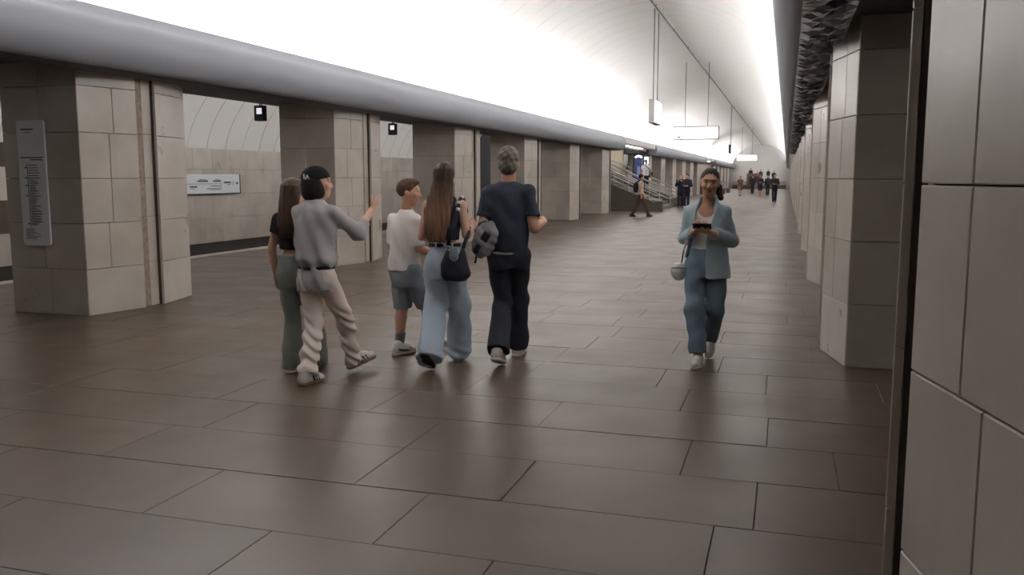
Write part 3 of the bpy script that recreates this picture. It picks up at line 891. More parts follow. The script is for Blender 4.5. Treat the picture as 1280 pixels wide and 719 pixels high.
def head(vol, c, Rm, sc=1.0, ears=True, fem=False):
    c = vec(c); T = lambda p: c + Rm @ (vec(p) * sc)
    e = lambda p, r, k=0.02, op='add': vol.ell(T(p), vec(r) * sc, Rm, k, op)
    e((0, -0.012, 0.032), (0.074, 0.096, 0.085)); e((0, 0.022, -0.03), (0.062, 0.072, 0.085), 0.03)
    e((0, 0.045, -0.092), (0.036 if fem else 0.044, 0.036, 0.026), 0.035)                      # jaw and chin
    e((0, 0.08, 0.03), (0.05, 0.016, 0.012), 0.02)                                        # brow
    for s in (-1, 1):
        e((s * 0.031, 0.099, 0.008), (0.015, 0.009, 0.008), 0.014, 'sub')
        e((s * 0.040, 0.068, -0.028), (0.02, 0.02, 0.02), 0.02)                           # cheekbones
        if ears: e((s * 0.074, -0.008, -0.012), (0.010, 0.020, 0.031), 0.008)
    vol.cap(T((0, 0.09, 0.010)), T((0, 0.106, -0.028)), 0.007 * sc, 0.011 * sc, 0.014)
    e((0, 0.098, -0.034), (0.017, 0.012, 0.009), 0.008)
    e((0, 0.087, -0.060), (0.023, 0.010, 0.0065), 0.006); e((0, 0.085, -0.071), (0.019, 0.010, 0.0065), 0.006)
    return T


def eyes(T, Rm, parent, sc=1.0, iris='iris'):
    for s in (-1, 1):
        p = Vector(T((s * 0.031, 0.0835, 0.007)))
        for nm, m, r, off in (('eye', 'eye_white', 0.0095, 0.0), ('iris', iris, 0.0055, 0.006)):
            v = []; f = []; n = 10; c = p + Vector(Rm @ vec((0, off, 0))) * sc
            for i in range(7):
                a = math.pi * i / 6
                for k in range(n):
                    b = 2 * math.pi * k / n
                    v.append(c + Vector((math.sin(a) * math.cos(b), math.sin(a) * math.sin(b), math.cos(a))) * r * sc)
            for i in range(6):
                for k in range(n): f.append((i * n + k, (i + 1) * n + k, (i + 1) * n + (k + 1) % n, i * n + (k + 1) % n))
            obj(nm, v, f, m, parent, smooth=True)


def arm(vol, sh, el, wr, r=(0.048, 0.036, 0.025), k=0.014):
    vol.cap(sh, el, r[0], r[1] * 1.02, k); vol.cap(el, vec(el) * 0.62 + vec(wr) * 0.38, r[1], r[1] * 1.02, k); vol.cap(vec(el) * 0.62 + vec(wr) * 0.38, wr, r[1] * 1.0, r[2], k)


def leg(vol, hip, kn, an, toe, r=(0.074, 0.048, 0.033), k=0.012):
    hip, kn, an = vec(hip), vec(kn), vec(an)
    vol.cap(hip, kn, r[0], r[1], k); cf = kn * 0.68 + an * 0.32 + (hip * 0 + vec((0, -0.012, 0)))
    vol.cap(kn, cf, r[1], r[1] * 1.05, k); vol.cap(cf, an, r[1] * 1.05, r[2], k)
    te = an + (vec(toe) + vec((0, 0, 0.012)) - an) * 0.72; vol.cap(an, te, r[2], 0.018, k)


def torso(vol, hipz, shz, rx, ry, lean=(0, 0), fem=False, cx=0.0, cy=0.0):
    """hips to shoulder line as one loft; lean = (x, y) shift at the shoulders"""
    H = shz - hipz
    tb = [(-0.16, 0.62, 0.75), (-0.06, 0.93, 0.98), (0.06, 0.98 if not fem else 1.02, 1.0), (0.30, 0.80 if not fem else 0.76, 0.86), (0.55, 0.90 if not fem else 0.82, 0.95), (0.80, 1.0 if not fem else 0.9, 0.98), (0.97, 0.86, 0.78), (1.07, 0.40, 0.52)]
    vol.loft([(hipz + t * H, cx + lean[0] * t, cy + lean[1] * t, rx * a, ry * b) for t, a, b in tb], 0.03)


def shoe(name, heel, toe, parent, up=(0, 0, 1), upper='shoe_white', sole='sole_white', stripes=None, sc=1.0, h=0.006, side=1, lift=0.0):
    """low shoe with sole; heel and toe are points on the ground line of the sole"""
    heel, toe = vec(heel), vec(toe); d = toe - heel; L = np.linalg.norm(d); d /= L
    u = vec(up); u = u - d * (u @ d); u /= np.linalg.norm(u); t = np.cross(d, u)
    lo = np.minimum(heel, toe) - 0.14; hi = np.maximum(heel, toe) + 0.16
    v = Vol(lo, hi, h)
    P = lambda a, b, c: heel + d * (a * L) + t * b + u * c
    v.cap(P(0.17, 0, 0.055), P(0.20, 0, 0.092), 0.038 * sc, 0.040 * sc, 0.03)
    v.cap(P(0.16, 0, 0.045), P(0.55, 0, 0.045), 0.038 * sc, 0.043 * sc, 0.03)
    v.cap(P(0.55, 0, 0.045), P(0.83, 0.004 * side, 0.032), 0.045 * sc, 0.036 * sc, 0.03, sq=(u, 0.85))
    v.cap(P(0.25, 0, 0.09), P(0.62, 0, 0.06), 0.03 * sc, 0.03 * sc, 0.03)
    v.plane(P(0, 0, 0.018), -u)
    o = v.build('shoe', upper, parent)
    v = Vol(lo, hi, h)
    v.cap(P(0.14, 0, 0.012), P(0.52, 0, 0.012), 0.043 * sc, 0.043 * sc, 0.02); v.cap(P(0.5, 0, 0.012), P(0.83, 0.004 * side, 0.012), 0.045 * sc, 0.040 * sc, 0.02)
    v.plane(P(0, 0, 0.0), -u); v.plane(P(0, 0, 0.026), u)
    v.build('sole', sole, o)
    if stripes:
        for sd in (-1, 1):
            mb = MB()
            for k in range(3):
                a = 0.36 + 0.095 * k
                q = [P(a + 0.06, sd * 0.0515 * sc, 0.026), P(a + 0.098, sd * 0.0515 * sc, 0.026), P(a + 0.04, sd * 0.048 * sc, 0.072), P(a, sd * 0.048 * sc, 0.072)]
                q2 = [p_ - t * sd * 0.012 for p_ in q]
                mb.add(q + q2, [(0, 1, 2, 3), (7, 6, 5, 4), (0, 4, 5, 1), (1, 5, 6, 2), (2, 6, 7, 3), (3, 7, 4, 0)])
            mb.build('stripe', stripes, o)
    return o


def cloth(name, rgb, var=0.12, vs=9, rough=0.85, **k): M[name] = mat(name, rgb, rough, var=var, vscale=vs, bump=0.55, bscale=15, spec=0.25, aniso=(1, 1, 0.7), **k)


M['skin'] = mat('skin', (216, 172, 150), 0.55, var=0.08, vscale=14, spec=0.35)
M['skin_tan'] = mat('skin_tan', (196, 148, 124), 0.55, var=0.08, vscale=14, spec=0.35)
M['eye_white'] = mat('eye_white', (176, 160, 150), 0.3); M['iris'] = mat('iris', (40, 28, 22), 0.3)
M['lips'] = mat('lips', (158, 88, 82), 0.5)
def hairmat(name, rgb, dark): M[name] = mat(name, rgb, 0.5, var=1, vscale=26, dark=dark, aniso=(3, 3, 0.25), bump=0.5, bscale=60, spec=0.2)
hairmat('hair_dark', (50, 39, 34), (30, 24, 21)); hairmat('hair_brown', (98, 74, 58), (60, 45, 36)); hairmat('hair_long', (122, 92, 72), (66, 50, 42))
hairmat('hair_grey', (122, 114, 106), (82, 74, 68)); hairmat('hair_black', (34, 30, 30), (20, 18, 18))
M['shoe_white'] = mat('shoe_white', (206, 200, 192), 0.6); M['sole_white'] = mat('sole_white', (214, 208, 198), 0.7)
M['sole_gum'] = mat('sole_gum', (132, 100, 76), 0.7); M['shoe_black'] = mat('shoe_black', (30, 29, 30), 0.5); M['sole_dark'] = mat('sole_dark', (66, 58, 54), 0.75)
M['stripe_black'] = mat('stripe_black', (22, 22, 24), 0.5)
cloth('grey_shirt', (174, 171, 171)); cloth('cream_trousers', (238, 225, 216)); cloth('black_cap', (26, 27, 32)); cloth('belt_black', (32, 32, 38), rough=0.5)
cloth('black_top', (48, 44, 46)); cloth('green_trousers', (130, 137, 130)); cloth('white_tee', (240, 236, 232), 0.06); cloth('grey_shorts', (136, 142, 150))
cloth('sock_grey', (120, 122, 124)); cloth('light_jeans', (190, 208, 224), 0.22, 5); cloth('navy_top', (46, 46, 60)); cloth('black_bag', (42, 43, 52), rough=0.5)
cloth('grey_patch', (124, 134, 146)); cloth('black_tee', (54, 59, 72)); cloth('black_trousers', (54, 56, 64)); cloth('grey_bag', (150, 150, 154), 0.4, 22)
cloth('denim_shirt', (166, 184, 192), 0.15, 7); cloth('white_top', (226, 220, 214), 0.05); cloth('blue_jeans', (122, 142, 160), 0.3, 5); cloth('white_bag', (236, 238, 234), 0.06)
cloth('beige_shirt', (190, 178, 156)); cloth('brown_trousers', (84, 60, 52)); cloth('white_shirt', (214, 216, 222), 0.06); cloth('navy_suit', (38, 42, 56))
cloth('olive', (126, 108, 84)); cloth('brown_top', (92, 70, 62)); cloth('charcoal', (44, 42, 48)); cloth('navy_blue', (40, 46, 66)); cloth('pale_grey', (170, 170, 172))


def person(loc, rz, label):
    r_ = empty('person', loc, R(rz)); tag(r_, label, 'person'); return r_


HB = 0.0052      # grid of bodies seen close
HC = 0.0068      # grid of clothes

# ---- person in the grey shirt, pointing ---------------------------------------------------------
p = person((-3.47, 6.05, 0), -6, 'person in loose grey shirt, cream trousers and black cap pointing a finger')
HIP, SHZ = 0.86, 1.335
shR, elR, wrR = (0.135, 0.03, 1.30), (0.235, 0.235, 1.145), (0.235, 0.44, 1.315)
shL, elL, wrL = (-0.135, 0.0, 1.30), (-0.165, 0.06, 1.05), (-0.10, 0.24, 1.0)
hc = (0.0, 0.045, 1.53); Rm = rotm(-48, 2)
hipL, knL, anL = (-0.075, 0, 0.83), (-0.03, 0.0, 0.45), (0.035, -0.20, 0.10)
hipR, knR, anR = (0.08, 0, 0.83), (0.10, 0.22, 0.46), (0.10, 0.33, 0.10)
b = Vol((-0.36, -0.42, 0.02), (0.42, 0.72, 1.70), HB)
torso(b, HIP, SHZ, 0.128, 0.088, (0, 0.02)); b.cap((0, 0.02, 1.36), (0, 0.035, 1.47), 0.052, 0.047, 0.03); T = head(b, hc, Rm, 1.02)
for a_, e_, w_ in ((shR, elR, wrR), (shL, elL, wrL)): arm(b, a_, e_, w_, (0.045, 0.036, 0.025))
b.cap(shL, shR, 0.042, 0.042, 0.02)
hand(b, wrR, (0.10, 0.62, 0.62), (-0.8, -0.2, 0.35), (-0.3, -0.5, 0.8), point=True)
hand(b, wrL, (0.2, 0.8, -0.4), (0.5, 0, -0.8), (0.6, 0.3, 0.4))
leg(b, hipL, knL, anL, (0.035, -0.06, 0.04), (0.066, 0.040, 0.032)); leg(b, hipR, knR, anR, (0.12, 0.48, 0.10), (0.066, 0.040, 0.032))
body = b.build('body', 'skin', p); eyes(T, Rm, body, 1.02)
v = Vol((-0.36, -0.30, 0.66), (0.40, 0.52, 1.46), HC)          # blouson shirt gathered at the belt, tail below
v.loft([(0.715, 0, 0.0, 0.145, 0.125), (0.79, 0, 0, 0.155, 0.135), (0.875, 0, 0.0, 0.142, 0.118), (0.895, 0, 0.0, 0.142, 0.118), (0.93, 0, 0, 0.160, 0.142), (1.03, 0, 0.005, 0.160, 0.138), (1.16, 0, 0.01, 0.156, 0.13),
        (1.27, 0, 0.018, 0.158, 0.118), (1.33, 0, 0.02, 0.138, 0.10), (1.375, 0, 0.022, 0.09, 0.075), (1.405, 0, 0.022, 0.066, 0.062)], 0.02); v.cap((0, 0.02, 1.35), shL, 0.05, 0.052, 0.03); v.cap((0, 0.02, 1.35), shR, 0.05, 0.052, 0.03)
for a_, e_, w_ in ((shR, elR, wrR), (shL, elL, wrL)):
    q = vec(e_) * 0.55 + vec(w_) * 0.45
    v.cap(a_, e_, 0.06, 0.06, 0.04); v.cap(e_, q, 0.06, 0.05, 0.03, flat=1)
v.plane((0, 0, 0.765), (0, 0.75, -1), (-0.4, -0.02, 0.6), (0.4, 0.5, 0.80))
v.folds(fold_fn(0.009, 13, 16, 0.4)); v.folds(lambda x, y, z: 0.009 * np.sin(60 * x + 9 * z + 2 * np.sin(7 * z)) * np.clip((1.2 - z) * 4, 0, 1))
sh_ = v.build('shirt', 'grey_shirt', p)
v = Vol((-0.22, -0.2, 0.84), (0.22, 0.2, 0.93), HC); v.loft([(0.872, 0, 0, 0.15, 0.126), (0.898, 0, 0, 0.15, 0.126)], 0)
v.build('belt', 'belt_black', p)
v = Vol((-0.26, -0.36, 0.03), (0.30, 0.5, 0.90), HC)
v.loft([(0.70, 0.0, 0.0, 0.14, 0.115), (0.80, 0, 0, 0.158, 0.122), (0.88, 0, 0, 0.148, 0.110)], 0.03)
for hp, kn, an, r_ in ((hipL, knL, anL, (0.088, 0.078, 0.070)), (hipR, knR, anR, (0.088, 0.076, 0.066))):
    hp, kn, an = vec(hp), vec(kn), vec(an); en = an + (an - kn) / np.linalg.norm(an - kn) * 0.025
    v.cap(hp - vec((0, 0, 0.03)), kn, r_[0], r_[1] - 0.004, 0.012); v.cap(kn, en, r_[1] - 0.004, r_[2], 0.012, flat=1)
v.folds(lambda x, y, z: 0.0115 * np.sin(62 * z + 26 * x + 17 * y + 1.8 * np.sin(17 * z + 30 * x)) * np.clip((0.72 - z) * 2.2, 0.15, 1))
v.build('trousers', 'cream_trousers', p)
shoe('shoe', (0.03, -0.295, 0.0), (0.05, -0.02, 0.0), p, upper='shoe_white', sole='sole_gum', stripes='stripe_black', sc=1.05)
shoe('shoe', (0.085, 0.275, 0.022), (0.20, 0.52, 0.095), p, upper='shoe_white', sole='sole_gum', stripes='stripe_black', sc=1.05)
# backward cap with emblem, hair below it
Th = T
v = Vol(vec(hc) - 0.2, vec(hc) + 0.2, 0.005)
v.ell(Th((0, -0.012, 0.045)), (0.088, 0.112, 0.09), Rm, 0); v.plane(Th((0, 0, 0.030)), Rm @ vec((0, 0.12, -1)))
v.ell(Th((0, -0.085, 0.022)), (0.066, 0.055, 0.012), Rm @ rotm(0, 38), 0.012)
capo = v.build('cap', 'black_cap', p)
v = Vol(vec(hc) - 0.22, vec(hc) + 0.2, 0.005)
v.ell(Th((0, -0.035, -0.005)), (0.094, 0.092, 0.10), Rm, 0); v.ell(Th((0, -0.05, -0.075)), (0.088, 0.075, 0.062), Rm, 0.03); v.ell(Th((0.055, 0.0, -0.06)), (0.03, 0.05, 0.06), Rm, 0.02); v.ell(Th((-0.055, 0.0, -0.06)), (0.03, 0.05, 0.06), Rm, 0.02)
v.ell(Th((0, 0.085, -0.02)), (0.072, 0.075, 0.12), Rm, 0.01, 'sub')
v.build('hair', 'hair_dark', p)
def emblem_pts(strokes, wid, base):
    mb = MB()
    for (x0, z0, x1, z1) in strokes:
        d_ = Vector((x1 - x0, 0, z1 - z0)).normalized(); nn = Vector((-d_.z, 0, d_.x)) * wid / 2
        q = [Vector((x0, 0, z0)) + nn, Vector((x0, 0, z0)) - nn, Vector((x1, 0, z1)) - nn, Vector((x1, 0, z1)) + nn]
        F_ = []
        for off in (-0.004, 0.006):
            for c_ in q: F_.append(Vector(base(c_.x, off, c_.z)))
        mb.add(F_, [(0, 1, 2, 3), (7, 6, 5, 4), (0, 4, 5, 1), (1, 5, 6, 2), (2, 6, 7, 3), (3, 7, 4, 0)])
    return mb
def on_cap(u, off, w_):            # back of the head, a little to the left
    a = R(132 - u * 560)
    return Th(((0.088 + off) * math.sin(a), (0.112 + off) * math.cos(a) - 0.012, 0.052 + w_))
emblem_pts([(-0.02, 0.022, -0.02, -0.012), (-0.02, -0.012, 0.0, -0.012), (-0.006, -0.02, 0.008, 0.012), (0.008, 0.012, 0.022, -0.02), (0.0, -0.008, 0.016, -0.008)], 0.007, on_cap).build('emblem', 'white_tee', capo)

# ---- girl in the dark crop top, at the far left ----------------------------------------------------
p = person((-3.76, 6.22, 0), 4, 'girl in short dark top and green flared trousers behind the person pointing')
b = Vol((-0.40, -0.3, 0.02), (0.34, 0.42, 1.62), HB)
hc = (0.0, 0.02, 1.455); Rm = rotm(-10, -3)
torso(b, 0.86, 1.255, 0.122, 0.082, (0, 0.01), True); b.cap((0, 0.01, 1.28), (0, 0.015, 1.39), 0.047, 0.042, 0.03); T = head(b, hc, Rm, 0.94, fem=True)
shL, elL, wrL = (-0.13, 0, 1.235), (-0.185, -0.03, 1.0), (-0.18, 0.02, 0.79); shR, elR, wrR = (0.13, 0, 1.235), (0.18, 0.0, 1.0), (0.15, 0.18, 0.9)
arm(b, shL, elL, wrL, (0.04, 0.033, 0.023)); arm(b, shR, elR, wrR, (0.04, 0.033, 0.023)); b.cap(shL, shR, 0.038, 0.038, 0.02)
hand(b, wrL, (0.05, 0.1, -1), (0.9, -0.2, 0), (0.2, 1, 0), sc=0.92); hand(b, wrR, (0, 0.9, -0.3), (-0.8, 0, -0.4), (0, 0.3, 0.9), sc=0.92)
hipL, knL, anL = (-0.075, 0, 0.82), (-0.05, 0.03, 0.45), (-0.03, -0.02, 0.08); hipR, knR, anR = (0.075, 0, 0.82), (0.09, 0.14, 0.46), (0.06, 0.22, 0.08)
leg(b, hipL, knL, anL, (-0.04, 0.1, 0.03)); leg(b, hipR, knR, anR, (0.06, 0.34, 0.03))
body = b.build('body', 'skin', p); eyes(T, Rm, body, 0.94)
v = Vol((-0.3, -0.2, 0.95), (0.3, 0.2, 1.36), HC)
v.loft([(1.005, 0, 0.003, 0.122, 0.095), (1.12, 0, 0.006, 0.132, 0.105), (1.2, 0, 0.008, 0.142, 0.104), (1.26, 0, 0.01, 0.122, 0.086), (1.305, 0, 0.01, 0.075, 0.065)], 0.02); v.cap(shL, shR, 0.05, 0.05, 0.02)
for s_, e_ in ((shL, elL), (shR, elR)): v.cap(s_, vec(s_) * 0.55 + vec(e_) * 0.45, 0.055, 0.052, 0.03, flat=1)
v.folds(fold_fn(0.003, 22, 14, 1)); v.build('crop_top', 'black_top', p)
v = Vol((-0.28, -0.2, 0.02), (0.3, 0.4, 0.97), HC)
v.loft([(0.70, 0, 0, 0.13, 0.11), (0.82, 0, 0, 0.158, 0.115), (0.92, 0, 0, 0.132, 0.098), (0.955, 0, 0, 0.124, 0.094)], 0.03)
for hp, kn, an in ((hipL, knL, anL), (hipR, knR, anR)):
    v.cap(vec(hp) - vec((0, 0, 0.03)), kn, 0.082, 0.066, 0.03); v.cap(kn, vec(an) + vec((0, 0.0, -0.045)), 0.066, 0.098, 0.03, flat=1)
v.folds(fold_fn(0.008, 18, 10, 2)); v.build('trousers', 'green_trousers', p)
shoe('shoe', (-0.03, -0.11, 0), (-0.05, 0.14, 0), p, sc=0.9); shoe('shoe', (0.06, 0.13, 0), (0.06, 0.38, 0), p, sc=0.9)
v = Vol(vec(hc) + vec((-0.2, -0.25, -0.42)), vec(hc) + vec((0.2, 0.2, 0.16)), 0.0055)
v.ell(T((0, -0.02, 0.03)), (0.083, 0.103, 0.09), Rm, 0); v.ell(T((0, 0.10, -0.03)), (0.06, 0.07, 0.10), Rm, 0.01, 'sub')
z0 = hc[2]; v.loft([(z0 - 0.36, 0.0, -0.105, 0.06, 0.02), (z0 - 0.28, 0.0, -0.115, 0.085, 0.03), (z0 - 0.14, 0, -0.085, 0.09, 0.045), (z0 - 0.02, 0, -0.05, 0.084, 0.062), (z0 + 0.05, 0, -0.03, 0.07, 0.06)], 0.03)
v.folds(lambda x, y, z: 0.002 * np.sin(150 * x + 6 * z)); v.build('hair', 'hair_brown', p)

# ---- boy in white T-shirt ----------------------------------------------------------------------------
p = person((-3.2, 7.12, 0), -22, 'boy with short hair, white T-shirt and grey shorts looking to his right')
b = Vol((-0.36, -0.35, 0.02), (0.36, 0.45, 1.62), HB)
hc = (0.03, 0.03, 1.445); Rm = rotm(-52, 0)
torso(b, 0.80, 1.22, 0.120, 0.08, (0.01, 0.01)); b.cap((0.01, 0.01, 1.26), (0.025, 0.015, 1.38), 0.046, 0.043, 0.03); T = head(b, hc, Rm, 0.97)
shL, elL, wrL = (-0.13, 0, 1.20), (-0.165, 0.0, 0.96), (-0.13, 0.17, 0.86); shR, elR, wrR = (0.14, 0.01, 1.20), (0.175, 0.0, 0.96), (0.18, 0.19, 0.91)
for q in ((shL, elL, wrL), (shR, elR, wrR)): arm(b, *q, (0.04, 0.033, 0.023))
b.cap(shL, shR, 0.036, 0.036, 0.02)
hand(b, wrL, (0, 0.9, -0.3), (0.8, 0, -0.4), (0, 0.3, 0.9), sc=0.93); hand(b, wrR, (0, 0.95, -0.1), (-0.8, 0, -0.4), (0, 0.1, 0.9), sc=0.93)
hipL, knL, anL = (-0.075, 0, 0.78), (-0.065, 0.03, 0.44), (-0.055, -0.03, 0.09); hipR, knR, anR = (0.075, 0, 0.78), (0.085, 0.16, 0.45), (0.08, 0.30, 0.10)
leg(b, hipL, knL, anL, (-0.05, 0.12, 0.03), (0.07, 0.05, 0.034)); leg(b, hipR, knR, anR, (0.09, 0.42, 0.05), (0.07, 0.05, 0.034))
body = b.build('body', 'skin_tan', p); eyes(T, Rm, body, 0.97)
v = Vol((-0.34, -0.22, 0.72), (0.34, 0.24, 1.34), HC)
v.loft([(0.765, 0, 0, 0.160, 0.13), (0.86, 0, 0.0, 0.155, 0.126), (1.0, 0, 0.003, 0.148, 0.118), (1.14, 0, 0.006, 0.148, 0.112), (1.215, 0.005, 0.01, 0.135, 0.094), (1.265, 0.01, 0.01, 0.08, 0.068), (1.29, 0.01, 0.01, 0.062, 0.058)], 0.02); v.cap(shL, (0, 0.01, 1.245), 0.05, 0.045, 0.03); v.cap(shR, (0.01, 0.01, 1.245), 0.05, 0.045, 0.03)
for s_, e_ in ((shL, elL), (shR, elR)): v.cap(s_, vec(s_) * 0.1 + vec(e_) * 0.9, 0.053, 0.060, 0.03, flat=1)
v.folds(fold_fn(0.009, 15, 13, 0.7)); v.build('t_shirt', 'white_tee', p)
v = Vol((-0.26, -0.24, 0.34), (0.28, 0.34, 0.90), HC)
v.loft([(0.62, 0, 0, 0.13, 0.11), (0.74, 0, 0, 0.156, 0.115), (0.86, 0, 0, 0.14, 0.1)], 0.03)
for hp, kn, an in ((hipL, knL, anL), (hipR, knR, anR)): v.cap(vec(hp) - vec((0, 0, 0.02)), vec(kn) + vec((0, 0, -0.02)), 0.086, 0.083, 0.03, flat=1)
v.folds(fold_fn(0.008, 20, 12, 1.2)); v.build('shorts', 'grey_shorts', p)
for kn, an in ((knL, anL), (knR, anR)):
    v = Vol(vec(an) - 0.1, vec(an) + 0.18, 0.006); v.cap(an, vec(an) * 0.68 + vec(kn) * 0.32, 0.042, 0.047, 0, flat=1); v.build('sock', 'sock_grey', p)
s1 = shoe('shoe', (-0.05, -0.115, 0), (-0.03, 0.15, 0), p, sc=0.98, stripes=None); s2 = shoe('shoe', (0.075, 0.225, 0.0), (0.10, 0.475, 0.04), p, sc=0.98)
for sh_o, h_, t_ in ((s1, vec((-0.05, -0.115, 0)), vec((-0.03, 0.15, 0))), (s2, vec((0.075, 0.225, 0.0)), vec((0.10, 0.475, 0.04)))):
    dd = (t_ - h_); L_ = np.linalg.norm(dd); dd /= L_; tt = np.cross(dd, (0, 0, 1.0))
    for sd in (-1, 1):
        mb = MB().tube([h_ + dd * L_ * a + tt * sd * (0.049 - 0.010 * (c / 0.08)) + vec((0, 0, c)) for a, c in ((0.12, 0.06), (0.3, 0.045), (0.55, 0.04), (0.66, 0.05), (0.55, 0.062))], 0.008, 6)
        mb.build('dark_overlay', 'stripe_black', sh_o)
v = Vol(vec(hc) - 0.18, vec(hc) + 0.2, 0.005)
v.ell(T((0, -0.013, 0.033)), (0.0758, 0.098, 0.087), Rm, 0); v.ell(T((0, 0.018, 0.09)), (0.058, 0.082, 0.034), Rm, 0.02); v.folds(lambda x, y, z: 0.0018 * np.sin(210 * x + 60 * z) * np.sin(160 * y + 90 * z))
v.plane(T((0, 0.078, 0.062)), Rm @ vec((0, 0.13, -0.125))); v.build('hair', 'hair_brown', p)

# ---- woman with very long hair ---------------------------------------------------------------------------
p = person((-2.71, 6.84, 0), 8, 'woman with very long brown hair, navy sleeveless top and light wide jeans')
b = Vol((-0.38, -0.45, 0.02), (0.38, 0.42, 1.74), HB)
hc = (0.005, 0.02, 1.58); Rm = rotm(-8, 0)
torso(b, 0.92, 1.355, 0.125, 0.084, (0, 0.01), True); b.cap((0, 0.01, 1.38), (0, 0.015, 1.51), 0.047, 0.042, 0.03); T = head(b, hc, Rm, 0.97, fem=True)
shL, elL, wrL = (-0.14, 0, 1.345), (-0.19, -0.02, 1.085), (-0.15, 0.17, 1.06); shR, elR, wrR = (0.145, 0, 1.345), (0.19, -0.02, 1.10), (0.20, 0.19, 1.16)
for q in ((shL, elL, wrL), (shR, elR, wrR)): arm(b, *q, (0.040, 0.034, 0.023))
b.cap(shL, shR, 0.04, 0.04, 0.03)
hand(b, wrL, (0.3, 0.9, 0.1), (0.6, 0, -0.6), (0, 0.1, 0.9), sc=0.93); hand(b, wrR, (0.05, 0.8, 0.4), (-0.8, 0, -0.4), (0, -0.3, 0.9), curl=(0.7, 0.8, 0.6), sc=0.93)
hipL, knL, anL = (-0.08, 0, 0.88), (-0.085, 0.0, 0.49), (-0.075, -0.30, 0.16); hipR, knR, anR = (0.08, 0, 0.88), (0.09, 0.13, 0.48), (0.065, 0.22, 0.09)
leg(b, hipL, knL, anL, (-0.075, -0.22, 0.04)); leg(b, hipR, knR, anR, (0.065, 0.34, 0.03))
body = b.build('body', 'skin', p); eyes(T, Rm, body, 0.97)
v = Vol((-0.24, -0.2, 1.02), (0.24, 0.2, 1.44), 0.006)
v.loft([(1.06, 0, 0.003, 0.122, 0.092), (1.2, 0, 0.006, 0.134, 0.106), (1.29, 0, 0.009, 0.146, 0.105), (1.36, 0, 0.01, 0.125, 0.082), (1.415, 0, 0.01, 0.085, 0.06)], 0.02)
for s_ in (-1, 1): v.cap((s_ * 0.175, -0.12, 1.36), (s_ * 0.175, 0.12, 1.36), 0.062, 0.062, 0.02, 'sub')
v.folds(fold_fn(0.003, 24, 16, 1)); v.build('sleeveless_top', 'navy_top', p)
v = Vol((-0.30, -0.48, 0.0), (0.30, 0.42, 1.05), HC)
v.loft([(0.74, 0, 0, 0.14, 0.118), (0.86, 0, 0, 0.162, 0.125), (0.96, 0, 0, 0.142, 0.106), (1.025, 0, 0.002, 0.128, 0.098)], 0.03)
for hp, kn, an, hem in ((hipL, knL, anL, (0.01, -0.03, -0.055)), (hipR, knR, anR, (0, 0.0, -0.055))):
    v.cap(vec(hp) - vec((0, 0, 0.03)), kn, 0.092, 0.096, 0.03); v.cap(kn, vec(an) + vec(hem), 0.096, 0.112, 0.03, flat=1)
v.folds(fold_fn(0.010, 16, 11, 0.3)); v.folds(lambda x, y, z: 0.006 * np.sin(70 * z + 30 * x) * np.clip((0.22 - z) * 8, 0, 1))
v.plane((0, 0, 0.022), (0, 0, -1))
jeans = v.build('jeans', 'light_jeans', p)
v = Vol((-0.2, -0.2, 0.98), (0.2, 0.2, 1.06), HC); v.loft([(1.002, 0, 0.002, 0.138, 0.106), (1.03, 0, 0.002, 0.134, 0.104)], 0); v.build('belt', 'belt_black', p)
for xx in (-0.05, 0.03, 0.09): MB().bbox(xx - 0.006, xx + 0.006, -0.118, -0.098, 0.985, 1.04, 0.002).build('belt_loop', 'light_jeans', jeans)
shoe('shoe', (-0.085, -0.40, 0.155), (-0.07, -0.21, 0.0), p, up=(0, 0.75, 0.65), upper='shoe_white', sole='sole_dark', sc=0.98)
shoe('shoe', (0.065, 0.13, 0), (0.065, 0.385, 0), p, sc=0.95)
v = Vol(vec(hc) + vec((-0.22, -0.26, -0.60)), vec(hc) + vec((0.22, 0.2, 0.16)), 0.0055)
v.ell(T((0, -0.02, 0.03)), (0.086, 0.106, 0.094), Rm, 0); v.ell(T((0, 0.10, -0.03)), (0.06, 0.07, 0.10), Rm, 0.01, 'sub')
z0 = hc[2]
v.loft([(z0 - 0.535, -0.04, -0.115, 0.075, 0.018), (z0 - 0.44, -0.04, -0.12, 0.098, 0.026), (z0 - 0.30, -0.03, -0.115, 0.115, 0.034), (z0 - 0.18, -0.015, -0.095, 0.108, 0.045), (z0 - 0.08, 0, -0.065, 0.092, 0.06), (z0 + 0.06, 0, -0.03, 0.075, 0.065)], 0.03)
v.folds(lambda x, y, z: 0.0022 * np.sin(150 * x + 7 * z + 2 * np.sin(9 * z))); v.build('hair', 'hair_long', p)
nt = M['hair_long'].node_tree; N = nt.nodes; L = nt.links; bs = N['Principled BSDF']      # dark roots, lightened lengths
src = bs.inputs['Base Color'].links[0].from_socket
tc = N.new('ShaderNodeTexCoord'); sp = N.new('ShaderNodeSeparateXYZ'); L.new(tc.outputs['Object'], sp.inputs[0])
mr = N.new('ShaderNodeMapRange'); mr.inputs[1].default_value = 1.56; mr.inputs[2].default_value = 1.28; mr.inputs[3].default_value = 0.38; mr.inputs[4].default_value = 1.75
L.new(sp.outputs['Z'], mr.inputs[0]); mu = N.new('ShaderNodeVectorMath'); mu.operation = 'SCALE'; L.new(src, mu.inputs[0]); L.new(mr.outputs[0], mu.inputs['Scale']); L.new(mu.outputs[0], bs.inputs['Base Color'])
